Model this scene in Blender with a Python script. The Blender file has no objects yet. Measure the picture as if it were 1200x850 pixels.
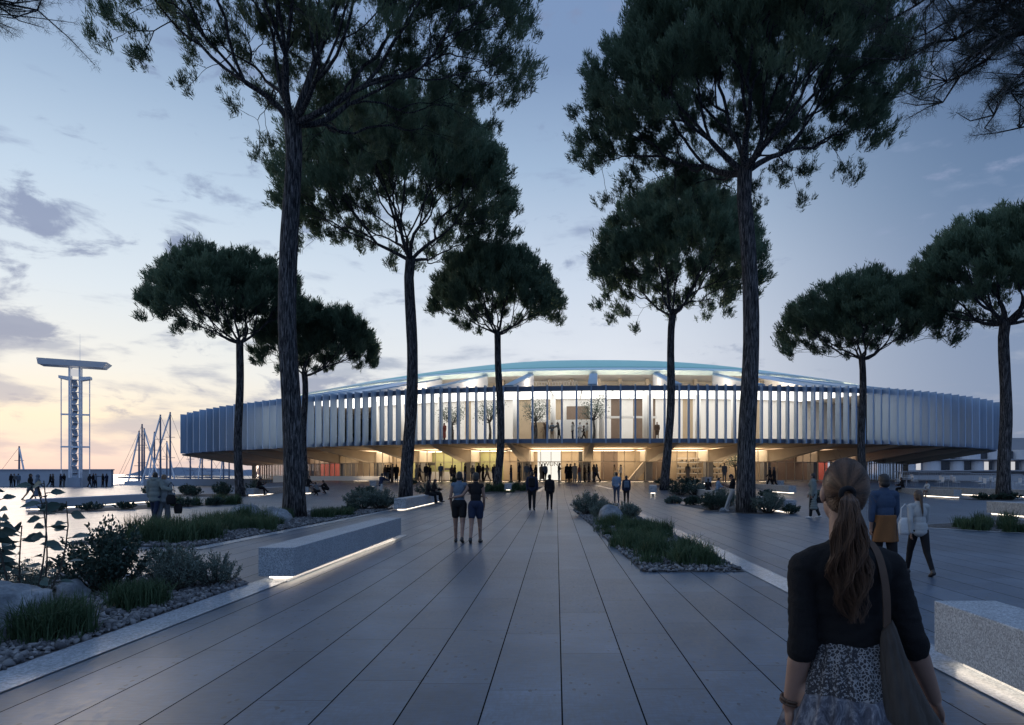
import bpy, bmesh, math, random
import numpy as np
from mathutils import Vector, Matrix, noise as mnoise

random.seed(7)
RNG = np.random.default_rng(7)
R = math.radians
S = bpy.context.scene
COL = S.collection
CAMH, FOC, VX, VY = 1.65, 800.0, 652.0, 556.0     # eye height, focal length, vanishing point

# ------------------------------------------------------------------ helpers
def link(o, parent=None):
    COL.objects.link(o)
    if parent is not None:
        o.parent = parent
    return o

def tag(o, label=None, cat=None, group=None, kind=None):
    if label: o['label'] = label
    if cat: o['category'] = cat
    if group: o['group'] = group
    if kind: o['kind'] = kind
    return o

def empty(name, loc=(0, 0, 0), rz=0.0, label=None, cat=None, group=None):
    o = bpy.data.objects.new(name, None)
    o.empty_display_size = 0.3
    o.location = loc
    o.rotation_euler = (0, 0, rz)
    link(o)
    return tag(o, label, cat, group)

class MB:
    """mesh builder: collects shapes, links them as one mesh object"""
    def __init__(s):
        s.v, s.f, s.mi = [], [], []
    def add(s, vs, fs, mi=0):
        n = len(s.v)
        s.v.extend([tuple(p) for p in vs])
        s.f.extend([tuple(i + n for i in f) for f in fs])
        s.mi.extend([mi] * len(fs))
    def box(s, c, d, rz=0.0, mi=0):
        hx, hy, hz = d[0] / 2, d[1] / 2, d[2] / 2
        ca, sa = math.cos(rz), math.sin(rz)
        vs = []
        for z in (-hz, hz):
            for x, y in ((-hx, -hy), (hx, -hy), (hx, hy), (-hx, hy)):
                vs.append((c[0] + x * ca - y * sa, c[1] + x * sa + y * ca, c[2] + z))
        s.add(vs, [(3, 2, 1, 0), (4, 5, 6, 7), (0, 1, 5, 4), (1, 2, 6, 5), (2, 3, 7, 6), (3, 0, 4, 7)], mi)
    def hexa(s, b, t, mi=0):
        s.add(list(b) + list(t), [(3, 2, 1, 0), (4, 5, 6, 7), (0, 1, 5, 4), (1, 2, 6, 5), (2, 3, 7, 6), (3, 0, 4, 7)], mi)
    def tube(s, pts, rad, n=8, cap=True, mi=0):
        pts = [Vector(p) for p in pts]
        if not hasattr(rad, '__len__'): rad = [rad] * len(pts)
        vs, fs = [], []
        up = None
        for i, p in enumerate(pts):
            a = pts[max(i - 1, 0)]; b = pts[min(i + 1, len(pts) - 1)]
            t = (b - a)
            t = t.normalized() if t.length > 1e-9 else Vector((0, 0, 1))
            if up is None:
                up = Vector((1, 0, 0)) if abs(t.x) < 0.8 else Vector((0, 1, 0))
            u = (up - t * up.dot(t))
            u = u.normalized() if u.length > 1e-6 else t.orthogonal().normalized()
            w = t.cross(u); up = u
            for k in range(n):
                an = 2 * math.pi * k / n
                vs.append(p + (u * math.cos(an) + w * math.sin(an)) * rad[i])
        for i in range(len(pts) - 1):
            for k in range(n):
                k2 = (k + 1) % n
                fs.append((i * n + k, i * n + k2, (i + 1) * n + k2, (i + 1) * n + k))
        if cap:
            fs.append(tuple(range(n - 1, -1, -1)))
            m = (len(pts) - 1) * n
            fs.append(tuple(range(m, m + n)))
        s.add(vs, fs, mi)
    def ell(s, c, r, nu=12, nv=8, rot=None, mi=0):
        vs, fs = [], []
        M = rot if rot is not None else Matrix.Identity(3)
        c = Vector(c)
        vs.append(c + M @ Vector((0, 0, -r[2])))
        for j in range(1, nv):
            ph = -math.pi / 2 + math.pi * j / nv
            for i in range(nu):
                th = 2 * math.pi * i / nu
                vs.append(c + M @ Vector((r[0] * math.cos(ph) * math.cos(th), r[1] * math.cos(ph) * math.sin(th), r[2] * math.sin(ph))))
        vs.append(c + M @ Vector((0, 0, r[2])))
        for i in range(nu):
            fs.append((0, 1 + (i + 1) % nu, 1 + i))
        for j in range(nv - 2):
            for i in range(nu):
                a = 1 + j * nu + i; b = 1 + j * nu + (i + 1) % nu
                fs.append((a, b, b + nu, a + nu))
        t = len(vs) - 1; m = 1 + (nv - 2) * nu
        for i in range(nu):
            fs.append((m + i, m + (i + 1) % nu, t))
        s.add(vs, fs, mi)
    def cone(s, p0, p1, r0, r1, n=12, mi=0):
        """round cone with domed ends"""
        p0, p1 = Vector(p0), Vector(p1)
        t = (p1 - p0); L = t.length
        t = t.normalized() if L > 1e-6 else Vector((0, 0, 1))
        pts, rad = [], []
        for q in (0.0, 0.35, 0.7):
            an = q * math.pi / 2
            pts.append(p0 - t * r0 * math.cos(an)); rad.append(max(r0 * math.sin(an), r0 * 0.05))
        pts.append(p0); rad.append(r0)
        pts.append(p1); rad.append(r1)
        for q in (0.7, 0.35, 0.0):
            an = q * math.pi / 2
            pts.append(p1 + t * r1 * math.cos(an)); rad.append(max(r1 * math.sin(an), r1 * 0.05))
        s.tube(pts, rad, n, True, mi)
    def loft(s, rings, close=True, cap=True, mi=0):
        n = len(rings[0]); vs = [p for r in rings for p in r]; fs = []
        for i in range(len(rings) - 1):
            for k in range(n if close else n - 1):
                k2 = (k + 1) % n
                fs.append((i * n + k, i * n + k2, (i + 1) * n + k2, (i + 1) * n + k))
        if cap and close:
            fs.append(tuple(range(n - 1, -1, -1)))
            m = (len(rings) - 1) * n
            fs.append(tuple(range(m, m + n)))
        s.add(vs, fs, mi)
    def mesh(s, name, mats, smooth=False):
        me = bpy.data.meshes.new(name)
        me.from_pydata(s.v, [], s.f)
        if not isinstance(mats, (list, tuple)): mats = [mats]
        for m in mats: me.materials.append(m)
        if any(s.mi): me.polygons.foreach_set('material_index', s.mi)
        if smooth: me.polygons.foreach_set('use_smooth', [True] * len(me.polygons))
        me.update()
        return me
    def build(s, name, mats, parent=None, smooth=False, bevel=0.0):
        o = bpy.data.objects.new(name, s.mesh(name, mats, smooth))
        link(o, parent)
        if bevel:
            b = o.modifiers.new('bevel', 'BEVEL'); b.width = bevel; b.segments = 2; b.limit_method = 'ANGLE'
        return o

def np_mesh(name, verts, quads, mat, smooth=False, tone=None):
    """fast mesh from arrays: verts (N,3), faces (M,4) or (M,3)"""
    verts = np.asarray(verts, np.float32); quads = np.asarray(quads, np.int32)
    k = quads.shape[1]
    me = bpy.data.meshes.new(name)
    me.vertices.add(len(verts)); me.vertices.foreach_set('co', verts.ravel())
    me.loops.add(quads.size); me.loops.foreach_set('vertex_index', quads.ravel())
    me.polygons.add(len(quads))
    me.polygons.foreach_set('loop_start', np.arange(0, quads.size, k, dtype=np.int32))
    me.polygons.foreach_set('loop_total', np.full(len(quads), k, np.int32))
    me.materials.append(mat)
    if tone is not None:
        at = me.attributes.new('tone', 'FLOAT', 'POINT')
        at.data.foreach_set('value', np.asarray(tone, np.float32))
    me.update(calc_edges=True)
    if smooth: me.polygons.foreach_set('use_smooth', np.ones(len(quads), bool))
    return me

def np_obj(name, me, parent=None):
    return link(bpy.data.objects.new(name, me), parent)

def shade_auto(o, ang=35):
    for p in o.data.polygons: p.use_smooth = True
    try:
        o.data.set_sharp_from_angle(angle=R(ang))
    except Exception:
        pass
    return o

def P(px, py, z=0.0):
    """point of the ground (height z) seen at a pixel of the 1200 x 850 picture"""
    d = (CAMH - z) * FOC / (py - VY)
    return Vector(((px - VX) / FOC * d, d, z))
def Q(px, py, d):
    """point at distance d"""
    return Vector(((px - VX) / FOC * d, d, CAMH + (VY - py) / FOC * d))

# ------------------------------------------------------------------ materials
def srgb(r, g, b):
    f = lambda c: (c / 255 / 12.92) if c <= 10.31 else ((c / 255 + 0.055) / 1.055) ** 2.4
    return (f(r), f(g), f(b), 1.0)

class NT:
    def __init__(s, name):
        s.m = bpy.data.materials.new(name); s.m.use_nodes = True
        s.t = s.m.node_tree; s.n = s.t.nodes
        s.b = s.n['Principled BSDF']; s.out = s.n['Material Output']
    def add(s, typ, **kw):
        nd = s.n.new(typ)
        for k, v in kw.items():
            if k.startswith('i_'):
                nd.inputs[k[2:].replace('_', ' ')].default_value = v
            else:
                setattr(nd, k, v)
        return nd
    def l(s, a, b): s.t.links.new(a, b)
    def math(s, op, a, b=None, c=None, clamp=False):
        nd = s.n.new('ShaderNodeMath'); nd.operation = op; nd.use_clamp = clamp
        for i, x in enumerate((a, b, c)):
            if x is None: continue
            if isinstance(x, (int, float)): nd.inputs[i].default_value = x
            else: s.l(x, nd.inputs[i])
        return nd.outputs[0]
    def mix(s, fac, a, b, mode='MIX'):
        nd = s.n.new('ShaderNodeMix'); nd.data_type = 'RGBA'; nd.blend_type = mode; nd.clamp_factor = True
        for sock, x in ((nd.inputs[0], fac), (nd.inputs[6], a), (nd.inputs[7], b)):
            if isinstance(x, (int, float)): sock.default_value = x
            elif isinstance(x, tuple): sock.default_value = x if len(x) == 4 else (*x, 1)
            else: s.l(x, sock)
        return nd.outputs[2]
    def ramp(s, fac, stops, interp='LINEAR'):
        nd = s.n.new('ShaderNodeValToRGB'); cr = nd.color_ramp; cr.interpolation = interp
        while len(cr.elements) > 1: cr.elements.remove(cr.elements[-1])
        cr.elements[0].position = stops[0][0]; cr.elements[0].color = stops[0][1]
        for p, c in stops[1:]:
            e = cr.elements.new(p); e.color = c
        s.l(fac, nd.inputs[0])
        return nd.outputs[0]
    def noise(s, vec, scale, detail=4, rough=0.55, dist=0.0):
        nd = s.add('ShaderNodeTexNoise'); nd.inputs['Scale'].default_value = scale
        nd.inputs['Detail'].default_value = detail; nd.inputs['Roughness'].default_value = rough
        nd.inputs['Distortion'].default_value = dist
        if vec is not None: s.l(vec, nd.inputs['Vector'])
        return nd.outputs['Fac']
    def coord(s, kind='Object', scale=None):
        tc = s.add('ShaderNodeTexCoord')
        if scale is None: return tc.outputs[kind]
        mp = s.add('ShaderNodeMapping'); mp.inputs['Scale'].default_value = scale
        s.l(tc.outputs[kind], mp.inputs['Vector'])
        return mp.outputs[0]
    def bump(s, h, strength=0.3, dist=0.02):
        nd = s.add('ShaderNodeBump'); nd.inputs['Strength'].default_value = strength; nd.inputs['Distance'].default_value = dist
        s.l(h, nd.inputs['Height']); s.l(nd.outputs[0], s.b.inputs['Normal'])
    def base(s, c):
        if isinstance(c, tuple): s.b.inputs['Base Color'].default_value = c if len(c) == 4 else (*c, 1)
        else: s.l(c, s.b.inputs['Base Color'])
    def rough(s, r):
        if isinstance(r, (int, float)): s.b.inputs['Roughness'].default_value = r
        else: s.l(r, s.b.inputs['Roughness'])

def g(v): return (v, v, v, 1)
def simple(name, c, rough=0.7, var=0.15, scale=8.0, metal=0.0, spec=0.5, bump=0.0, kind='Object'):
    t = NT(name)
    f = t.noise(t.coord(kind), scale, 5)
    c3 = tuple(c[:3])
    t.base(t.mix(f, tuple(x * (1 - var) for x in c3), tuple(min(1, x * (1 + var)) for x in c3)))
    t.rough(rough); t.b.inputs['Metallic'].default_value = metal
    t.b.inputs['Specular IOR Level'].default_value = spec
    if bump: t.bump(f, bump, 0.01)
    return t.m

def emit(name, c, strength):
    t = NT(name)
    e = t.add('ShaderNodeEmission'); e.inputs[0].default_value = (*c[:3], 1); e.inputs[1].default_value = strength
    t.l(e.outputs[0], t.out.inputs[0])
    return t.m

M = {}
def pavement():
    """long stone planks laid away from the viewer, each its own tone, dark open joints"""
    t = NT('paving_stone')
    co = t.coord('Object')
    sp = t.add('ShaderNodeSeparateXYZ'); t.l(co, sp.inputs[0])
    W, L = 0.557, 1.84
    xr = t.math('DIVIDE', t.math('SUBTRACT', sp.outputs[0], 0.04), W)
    row = t.math('FLOOR', xr); fx = t.math('SUBTRACT', xr, row)
    wn = t.add('ShaderNodeTexWhiteNoise', noise_dimensions='1D'); t.l(row, wn.inputs['W'])
    yr = t.math('ADD', t.math('DIVIDE', sp.outputs[1], L), t.math('MULTIPLY', wn.outputs[0], 1.0))
    cell = t.math('FLOOR', yr); fy = t.math('SUBTRACT', yr, cell)
    cb = t.add('ShaderNodeCombineXYZ'); t.l(row, cb.inputs[0]); t.l(cell, cb.inputs[1])
    wn2 = t.add('ShaderNodeTexWhiteNoise', noise_dimensions='2D'); t.l(cb.outputs[0], wn2.inputs['Vector'])
    ex = t.math('MULTIPLY', t.math('SUBTRACT', 0.5, t.math('ABSOLUTE', t.math('SUBTRACT', fx, 0.5))), W)
    ey = t.math('MULTIPLY', t.math('SUBTRACT', 0.5, t.math('ABSOLUTE', t.math('SUBTRACT', fy, 0.5))), L)
    jx = t.math('LESS_THAN', ex, 0.0055); jy = t.math('LESS_THAN', ey, 0.0042)
    n1 = t.noise(co, 0.9, 6, 0.6); n2 = t.noise(t.coord('Object', (5, 1.2, 5)), 6, 8, 0.75)
    n3 = t.noise(co, 95, 3, 0.7)
    c = t.ramp(wn2.outputs[0], [(0, (0.066, 0.096, 0.140, 1)), (0.5, (0.082, 0.117, 0.166, 1)), (1, (0.104, 0.142, 0.196, 1))])
    c = t.mix(0.8, c, t.ramp(n1, [(0.3, g(0.66)), (0.7, g(1.22))]), 'MULTIPLY')
    st = t.noise(co, 0.23, 5, 0.6, 0.8)
    c = t.mix(0.6, c, t.ramp(st, [(0.38, g(0.70)), (0.6, g(1.1))]), 'MULTIPLY')
    c = t.mix(0.85, c, t.ramp(n2, [(0.34, g(0.5)), (0.6, g(1.25))]), 'MULTIPLY')
    nx_ = t.noise(t.coord('Object', (2.2, 14, 2)), 3.0, 7, 0.7)
    c = t.mix(0.55, c, t.ramp(nx_, [(0.36, g(0.62)), (0.6, g(1.15))]), 'MULTIPLY')
    pit = t.ramp(n3, [(0.26, g(0.35)), (0.36, g(1))])
    sepr = t.mix(0.8, g(1), pit, 'MULTIPLY')
    c = t.mix(1.0, c, sepr, 'MULTIPLY')
    # sparse pits in the travertine
    vo = t.add('ShaderNodeTexVoronoi'); vo.inputs['Scale'].default_value = 11
    t.l(t.coord('Object', (1, 0.55, 1)), vo.inputs['Vector'])
    pits = t.math('MULTIPLY', t.math('LESS_THAN', vo.outputs['Distance'], 0.17), t.math('GREATER_THAN', n1, 0.50))
    c = t.mix(t.math('MULTIPLY', pits, 0.75), c, g(0.03))
    c = t.mix(t.math('MULTIPLY', jy, 0.85), c, g(0.03))
    c = t.mix(jx, c, g(0.012))
    t.base(c)
    rg = t.ramp(n2, [(0.3, g(0.28)), (0.65, g(0.46))])
    t.rough(t.mix(jx, rg, g(1.0)))
    h = t.math('SUBTRACT', t.math('MULTIPLY', n2, 0.3), t.math('MAXIMUM', jx, t.math('MULTIPLY', jy, 0.5)))
    t.bump(h, 0.35, 0.004)
    t.l(t.math('MULTIPLY', t.math('SUBTRACT', 1.0, t.math('MAXIMUM', jx, t.math('MULTIPLY', jy, 0.6))), 0.55), t.b.inputs['Specular IOR Level'])
    t.b.inputs['Coat Weight'].default_value = 0.0
    return t.m
M['paving'] = pavement()

def granite(name, a, b, sc=120, rough=0.55):
    t = NT(name); co = t.coord('Object')
    n1 = t.noise(co, sc, 3, 0.8); n2 = t.noise(co, 2.2, 5)
    vo = t.add('ShaderNodeTexVoronoi'); vo.inputs['Scale'].default_value = sc * 0.75; t.l(co, vo.inputs['Vector'])
    c = t.mix(t.ramp(n1, [(0.38, g(0)), (0.58, g(1))]), tuple(a), tuple(b))
    c = t.mix(0.55, c, t.ramp(vo.outputs['Color'], [(0.2, g(0.55)), (0.8, g(1.25))]), 'MULTIPLY')
    c = t.mix(0.5, c, t.ramp(n2, [(0.3, g(0.75)), (0.7, g(1.1))]), 'MULTIPLY')
    t.base(c); t.rough(rough); t.bump(n1, 0.15, 0.004)
    return t.m
M['granite'] = granite('speckled_granite', (0.16, 0.19, 0.22, 1), (0.42, 0.46, 0.50, 1), 70)
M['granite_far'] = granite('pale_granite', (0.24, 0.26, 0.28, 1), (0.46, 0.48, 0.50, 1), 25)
M['kerb'] = granite('smooth_kerb_stone', (0.30, 0.33, 0.37, 1), (0.40, 0.43, 0.47, 1), 60, 0.26)
M['rock'] = None
def rockm():
    t = NT('weathered_rock'); co = t.coord('Object')
    n1 = t.noise(co, 3.0, 8, 0.7); n2 = t.noise(co, 22, 6, 0.7)
    c = t.ramp(n1, [(0.3, (0.09, 0.11, 0.13, 1)), (0.5, (0.19, 0.215, 0.24, 1)), (0.68, (0.34, 0.36, 0.38, 1))])
    c = t.mix(0.6, c, t.ramp(n2, [(0.3, g(0.6)), (0.7, g(1.25))]), 'MULTIPLY')
    t.base(c); t.rough(0.85)
    t.bump(t.math('ADD', n1, t.math('MULTIPLY', n2, 0.4)), 0.7, 0.05)
    return t.m
M['rock'] = rockm()
def gravelm():
    t = NT('gravel_stone'); co = t.coord('Object')
    at = t.add('ShaderNodeAttribute', attribute_name='tone')
    n = t.noise(co, 40, 4)
    c = t.ramp(at.outputs['Fac'], [(0, (0.06, 0.063, 0.07, 1)), (0.6, (0.13, 0.135, 0.145, 1)), (1, (0.26, 0.26, 0.265, 1))])
    t.base(t.mix(0.4, c, t.ramp(n, [(0.3, g(0.7)), (0.7, g(1.2))]), 'MULTIPLY')); t.rough(0.9)
    return t.m
M['pebble'] = gravelm()
def gravel_floor():
    t = NT('gravel_bed'); co = t.coord('Object')
    vo = t.add('ShaderNodeTexVoronoi'); vo.inputs['Scale'].default_value = 16; t.l(co, vo.inputs['Vector'])
    c = t.ramp(vo.outputs['Color'], [(0.1, (0.05, 0.05, 0.055, 1)), (0.9, (0.19, 0.185, 0.185, 1))])
    c = t.mix(1, c, t.ramp(vo.outputs['Distance'], [(0.25, g(1)), (0.6, g(0.3))]), 'MULTIPLY')
    t.base(c); t.rough(0.95); t.bump(vo.outputs['Distance'], -0.8, 0.03)
    return t.m
M['gravel_floor'] = gravel_floor()

def leafm(name, a, b, trans=0.25, rough=0.6):
    t = NT(name)
    at = t.add('ShaderNodeAttribute', attribute_name='tone')
    c = t.mix(at.outputs['Fac'], tuple(a), tuple(b))
    t.base(c); t.rough(rough); t.b.inputs['Specular IOR Level'].default_value = 0.25
    tr = t.add('ShaderNodeBsdfTranslucent'); t.l(c, tr.inputs[0])
    mx = t.add('ShaderNodeMixShader'); mx.inputs[0].default_value = trans
    t.l(t.b.outputs[0], mx.inputs[1]); t.l(tr.outputs[0], mx.inputs[2]); t.l(mx.outputs[0], t.out.inputs[0])
    return t.m
M['pine'] = leafm('pine_needles', (0.062, 0.102, 0.062), (0.180, 0.250, 0.160), 0.48)
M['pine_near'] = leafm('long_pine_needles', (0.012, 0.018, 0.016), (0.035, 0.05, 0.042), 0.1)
M['grass'] = leafm('grass_blade', (0.026, 0.054, 0.026), (0.085, 0.135, 0.070), 0.2)
M['bigleaf'] = leafm('glossy_leaf', (0.030, 0.060, 0.055), (0.075, 0.125, 0.115), 0.12, 0.38)
M['darkleaf'] = leafm('dark_leaf', (0.022, 0.046, 0.036), (0.065, 0.105, 0.085), 0.12, 0.5)
M['greyleaf'] = leafm('grey_green_leaf', (0.075, 0.110, 0.092), (0.19, 0.24, 0.21), 0.15, 0.7)
def barkm():
    t = NT('pine_bark')
    n1 = t.noise(t.coord('Object', (9, 9, 0.9)), 2.4, 8, 0.65, 0.6)
    n2 = t.noise(t.coord('Object', (3, 3, 1.6)), 9, 6, 0.7)
    c = t.ramp(n1, [(0.38, (0.010, 0.010, 0.012, 1)), (0.5, (0.062, 0.062, 0.066, 1)), (0.64, (0.23, 0.225, 0.23, 1))])
    c = t.mix(0.6, c, t.ramp(n2, [(0.3, g(0.55)), (0.7, g(1.25))]), 'MULTIPLY')
    t.base(c); t.rough(0.95); t.b.inputs['Specular IOR Level'].default_value = 0.2
    t.bump(t.math('ADD', n1, t.math('MULTIPLY', n2, 0.3)), 1.0, 0.10)
    return t.m
M['bark'] = barkm()
M['stem'] = simple('woody_stem', (0.05, 0.045, 0.04), 0.9)

M['fin'] = simple('blue_coated_metal', (0.34, 0.50, 0.72), 0.42, 0.10, 0.35, 0.15, kind='Object')
def finm():
    t = NT('blue_fin_metal'); oi = t.add('ShaderNodeObjectInfo'); co = t.coord('Object', (3, 3, .25)); n = t.noise(co, 1.3, 6, .65)
    c = t.mix(oi.outputs['Random'], (0.29, 0.415, 0.585, 1), (0.39, 0.53, 0.71, 1))
    t.base(t.mix(.45, c, t.ramp(n, [(.32, g(.72)), (.66, g(1.12))]), 'MULTIPLY')); t.rough(t.ramp(n, [(.3, g(.34)), (.7, g(.5))])); t.b.inputs['Metallic'].default_value = .12
    return t.m
M['fin'] = finm()
M['band'] = simple('blue_steel_band', (0.16, 0.21, 0.29), 0.45, 0.1, 2.0, 0.3)
M['teal'] = simple('teal_roof_sheet', (0.44, 0.80, 0.66), 0.5, 0.06, 0.4)
M['paleblue'] = simple('pale_blue_edge', (0.74, 0.90, 0.86), 0.5, 0.05, 0.5)
M['ribblue'] = simple('blue_rib_cover', (0.32, 0.46, 0.58), 0.45, 0.06, 0.8)
M['whiteroof'] = simple('white_membrane', (0.78, 0.78, 0.78), 0.55, 0.04, 0.5)
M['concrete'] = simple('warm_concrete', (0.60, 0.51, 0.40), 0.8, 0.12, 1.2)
M['drum'] = simple('cream_plaster', (0.72, 0.66, 0.56), 0.8, 0.1, 1.0)
M['soffit'] = simple('timber_soffit', (0.50, 0.385, 0.26), 0.75, 0.10, 1.5)
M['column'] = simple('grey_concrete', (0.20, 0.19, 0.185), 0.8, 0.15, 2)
M['inwhite'] = simple('white_plaster', (0.84, 0.83, 0.81), 0.7, 0.05, 1.0)
M['intan'] = simple('tan_timber_panel', (0.46, 0.36, 0.25), 0.65, 0.15, 1.5)
M['inbrown'] = simple('brown_timber_panel', (0.17, 0.12, 0.09), 0.65, 0.2, 2)
M['indark'] = simple('dark_panel', (0.07, 0.065, 0.06), 0.6, 0.2, 2)
M['inred'] = simple('red_curtain', (0.72, 0.17, 0.13), 0.8, 0.15, 2)
M['inolive'] = simple('olive_panel', (0.42, 0.42, 0.20), 0.7, 0.12, 1.5)
M['deck'] = simple('interior_floor', (0.40, 0.34, 0.27), 0.5, 0.1, 1)
M['mullion'] = simple('bronze_mullion', (0.46, 0.40, 0.32), 0.5, 0.1, 3)
M['tower'] = simple('white_blue_steel', (0.78, 0.81, 0.86), 0.5, 0.08, 2)
M['towerroof'] = simple('pale_panel', (0.80, 0.81, 0.84), 0.6, 0.06, 1)
M['seawall'] = simple('grey_render', (0.36, 0.41, 0.48), 0.85, 0.10, 0.6)
M['hull'] = simple('boat_hull_paint', (0.35, 0.40, 0.48), 0.5, 0.1, 1)
M['mast'] = simple('mast_aluminium', (0.10, 0.14, 0.21), 0.5, 0.1, 2)
M['aptbay'] = simple('white_render', (0.62, 0.62, 0.64), 0.8, 0.08, 0.6)
M['aptwall'] = simple('grey_white_render', (0.34, 0.34, 0.36), 0.8, 0.08, 0.6)
M['aptglass'] = simple('dark_window', (0.03, 0.035, 0.045), 0.15, 0.2, 1)
M['railing'] = simple('pale_rail', (0.40, 0.41, 0.43), 0.6, 0.08, 2)
M['steel'] = simple('dark_steel', (0.04, 0.045, 0.05), 0.4, 0.1, 3, 0.6)
M['led'] = emit('bench_lamp', (1.0, 0.86, 0.70), 4.0)
M['ceil_warm'] = emit('warm_ceiling_light', (1.0, 0.80, 0.57), 4.4)
M['soffit_fill'] = emit('soffit_fill_strip', (1.0, 0.76, 0.50), 9.0)  # added fill for the soffit, not a fitting of the square
M['ceil_dim'] = emit('dim_ceiling_light', (1.0, 0.78, 0.60), 1.8)
M['ceil_white'] = emit('white_ceiling_light', (1.0, 0.95, 0.89), 2.0)
M['roof_fill'] = emit('roof_fill_glow', (1.0, 0.86, 0.68), 26.0)  # added fill for the roof openings, out of view
M['glow_wall'] = emit('glowing_shop_wall', (1.0, 0.93, 0.82), 1.0)  # plain shop wall; its brightness is put in as emission
M['litwin'] = emit('lit_window', (0.95, 0.95, 1.0), 0.55)

def glassm():
    t = NT('clear_glass')
    tr = t.add('ShaderNodeBsdfTransparent'); tr.inputs[0].default_value = (0.93, 0.95, 0.95, 1)
    gl = t.add('ShaderNodeBsdfGlossy'); gl.inputs['Roughness'].default_value = 0.02
    fr = t.add('ShaderNodeLayerWeight'); fr.inputs[0].default_value = 0.12
    mx = t.add('ShaderNodeMixShader')
    t.l(t.math('MULTIPLY', fr.outputs['Fresnel'], 0.8), mx.inputs[0])
    t.l(tr.outputs[0], mx.inputs[1]); t.l(gl.outputs[0], mx.inputs[2]); t.l(mx.outputs[0], t.out.inputs[0])
    return t.m
M['glass'] = glassm()
def seam():
    t = NT('sea_water')
    n = t.noise(t.coord('Object', (0.4, 0.12, 1)), 1.0, 4)
    t.base((0.05, 0.08, 0.11)); t.rough(0.18); t.bump(n, 0.25, 0.3)
    return t.m
M['sea'] = seam()
M['hill'] = simple('far_hillside', (0.16, 0.20, 0.26), 0.9, 0.1, 0.02)
# ------------------------------------------------------------------ camera, sky, sun
cam = bpy.data.cameras.new('camera'); cam.sensor_width = 36.0; cam.lens = 24.0
cam.shift_x = -(VX - 600) / 1200.0; cam.shift_y = (VY - 425) / 1200.0
cam.clip_start = 0.05; cam.clip_end = 20000
co = bpy.data.objects.new('camera', cam); co.location = (0, 0, CAMH); co.rotation_euler = (R(90), 0, 0)
link(co); S.camera = co

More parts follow.
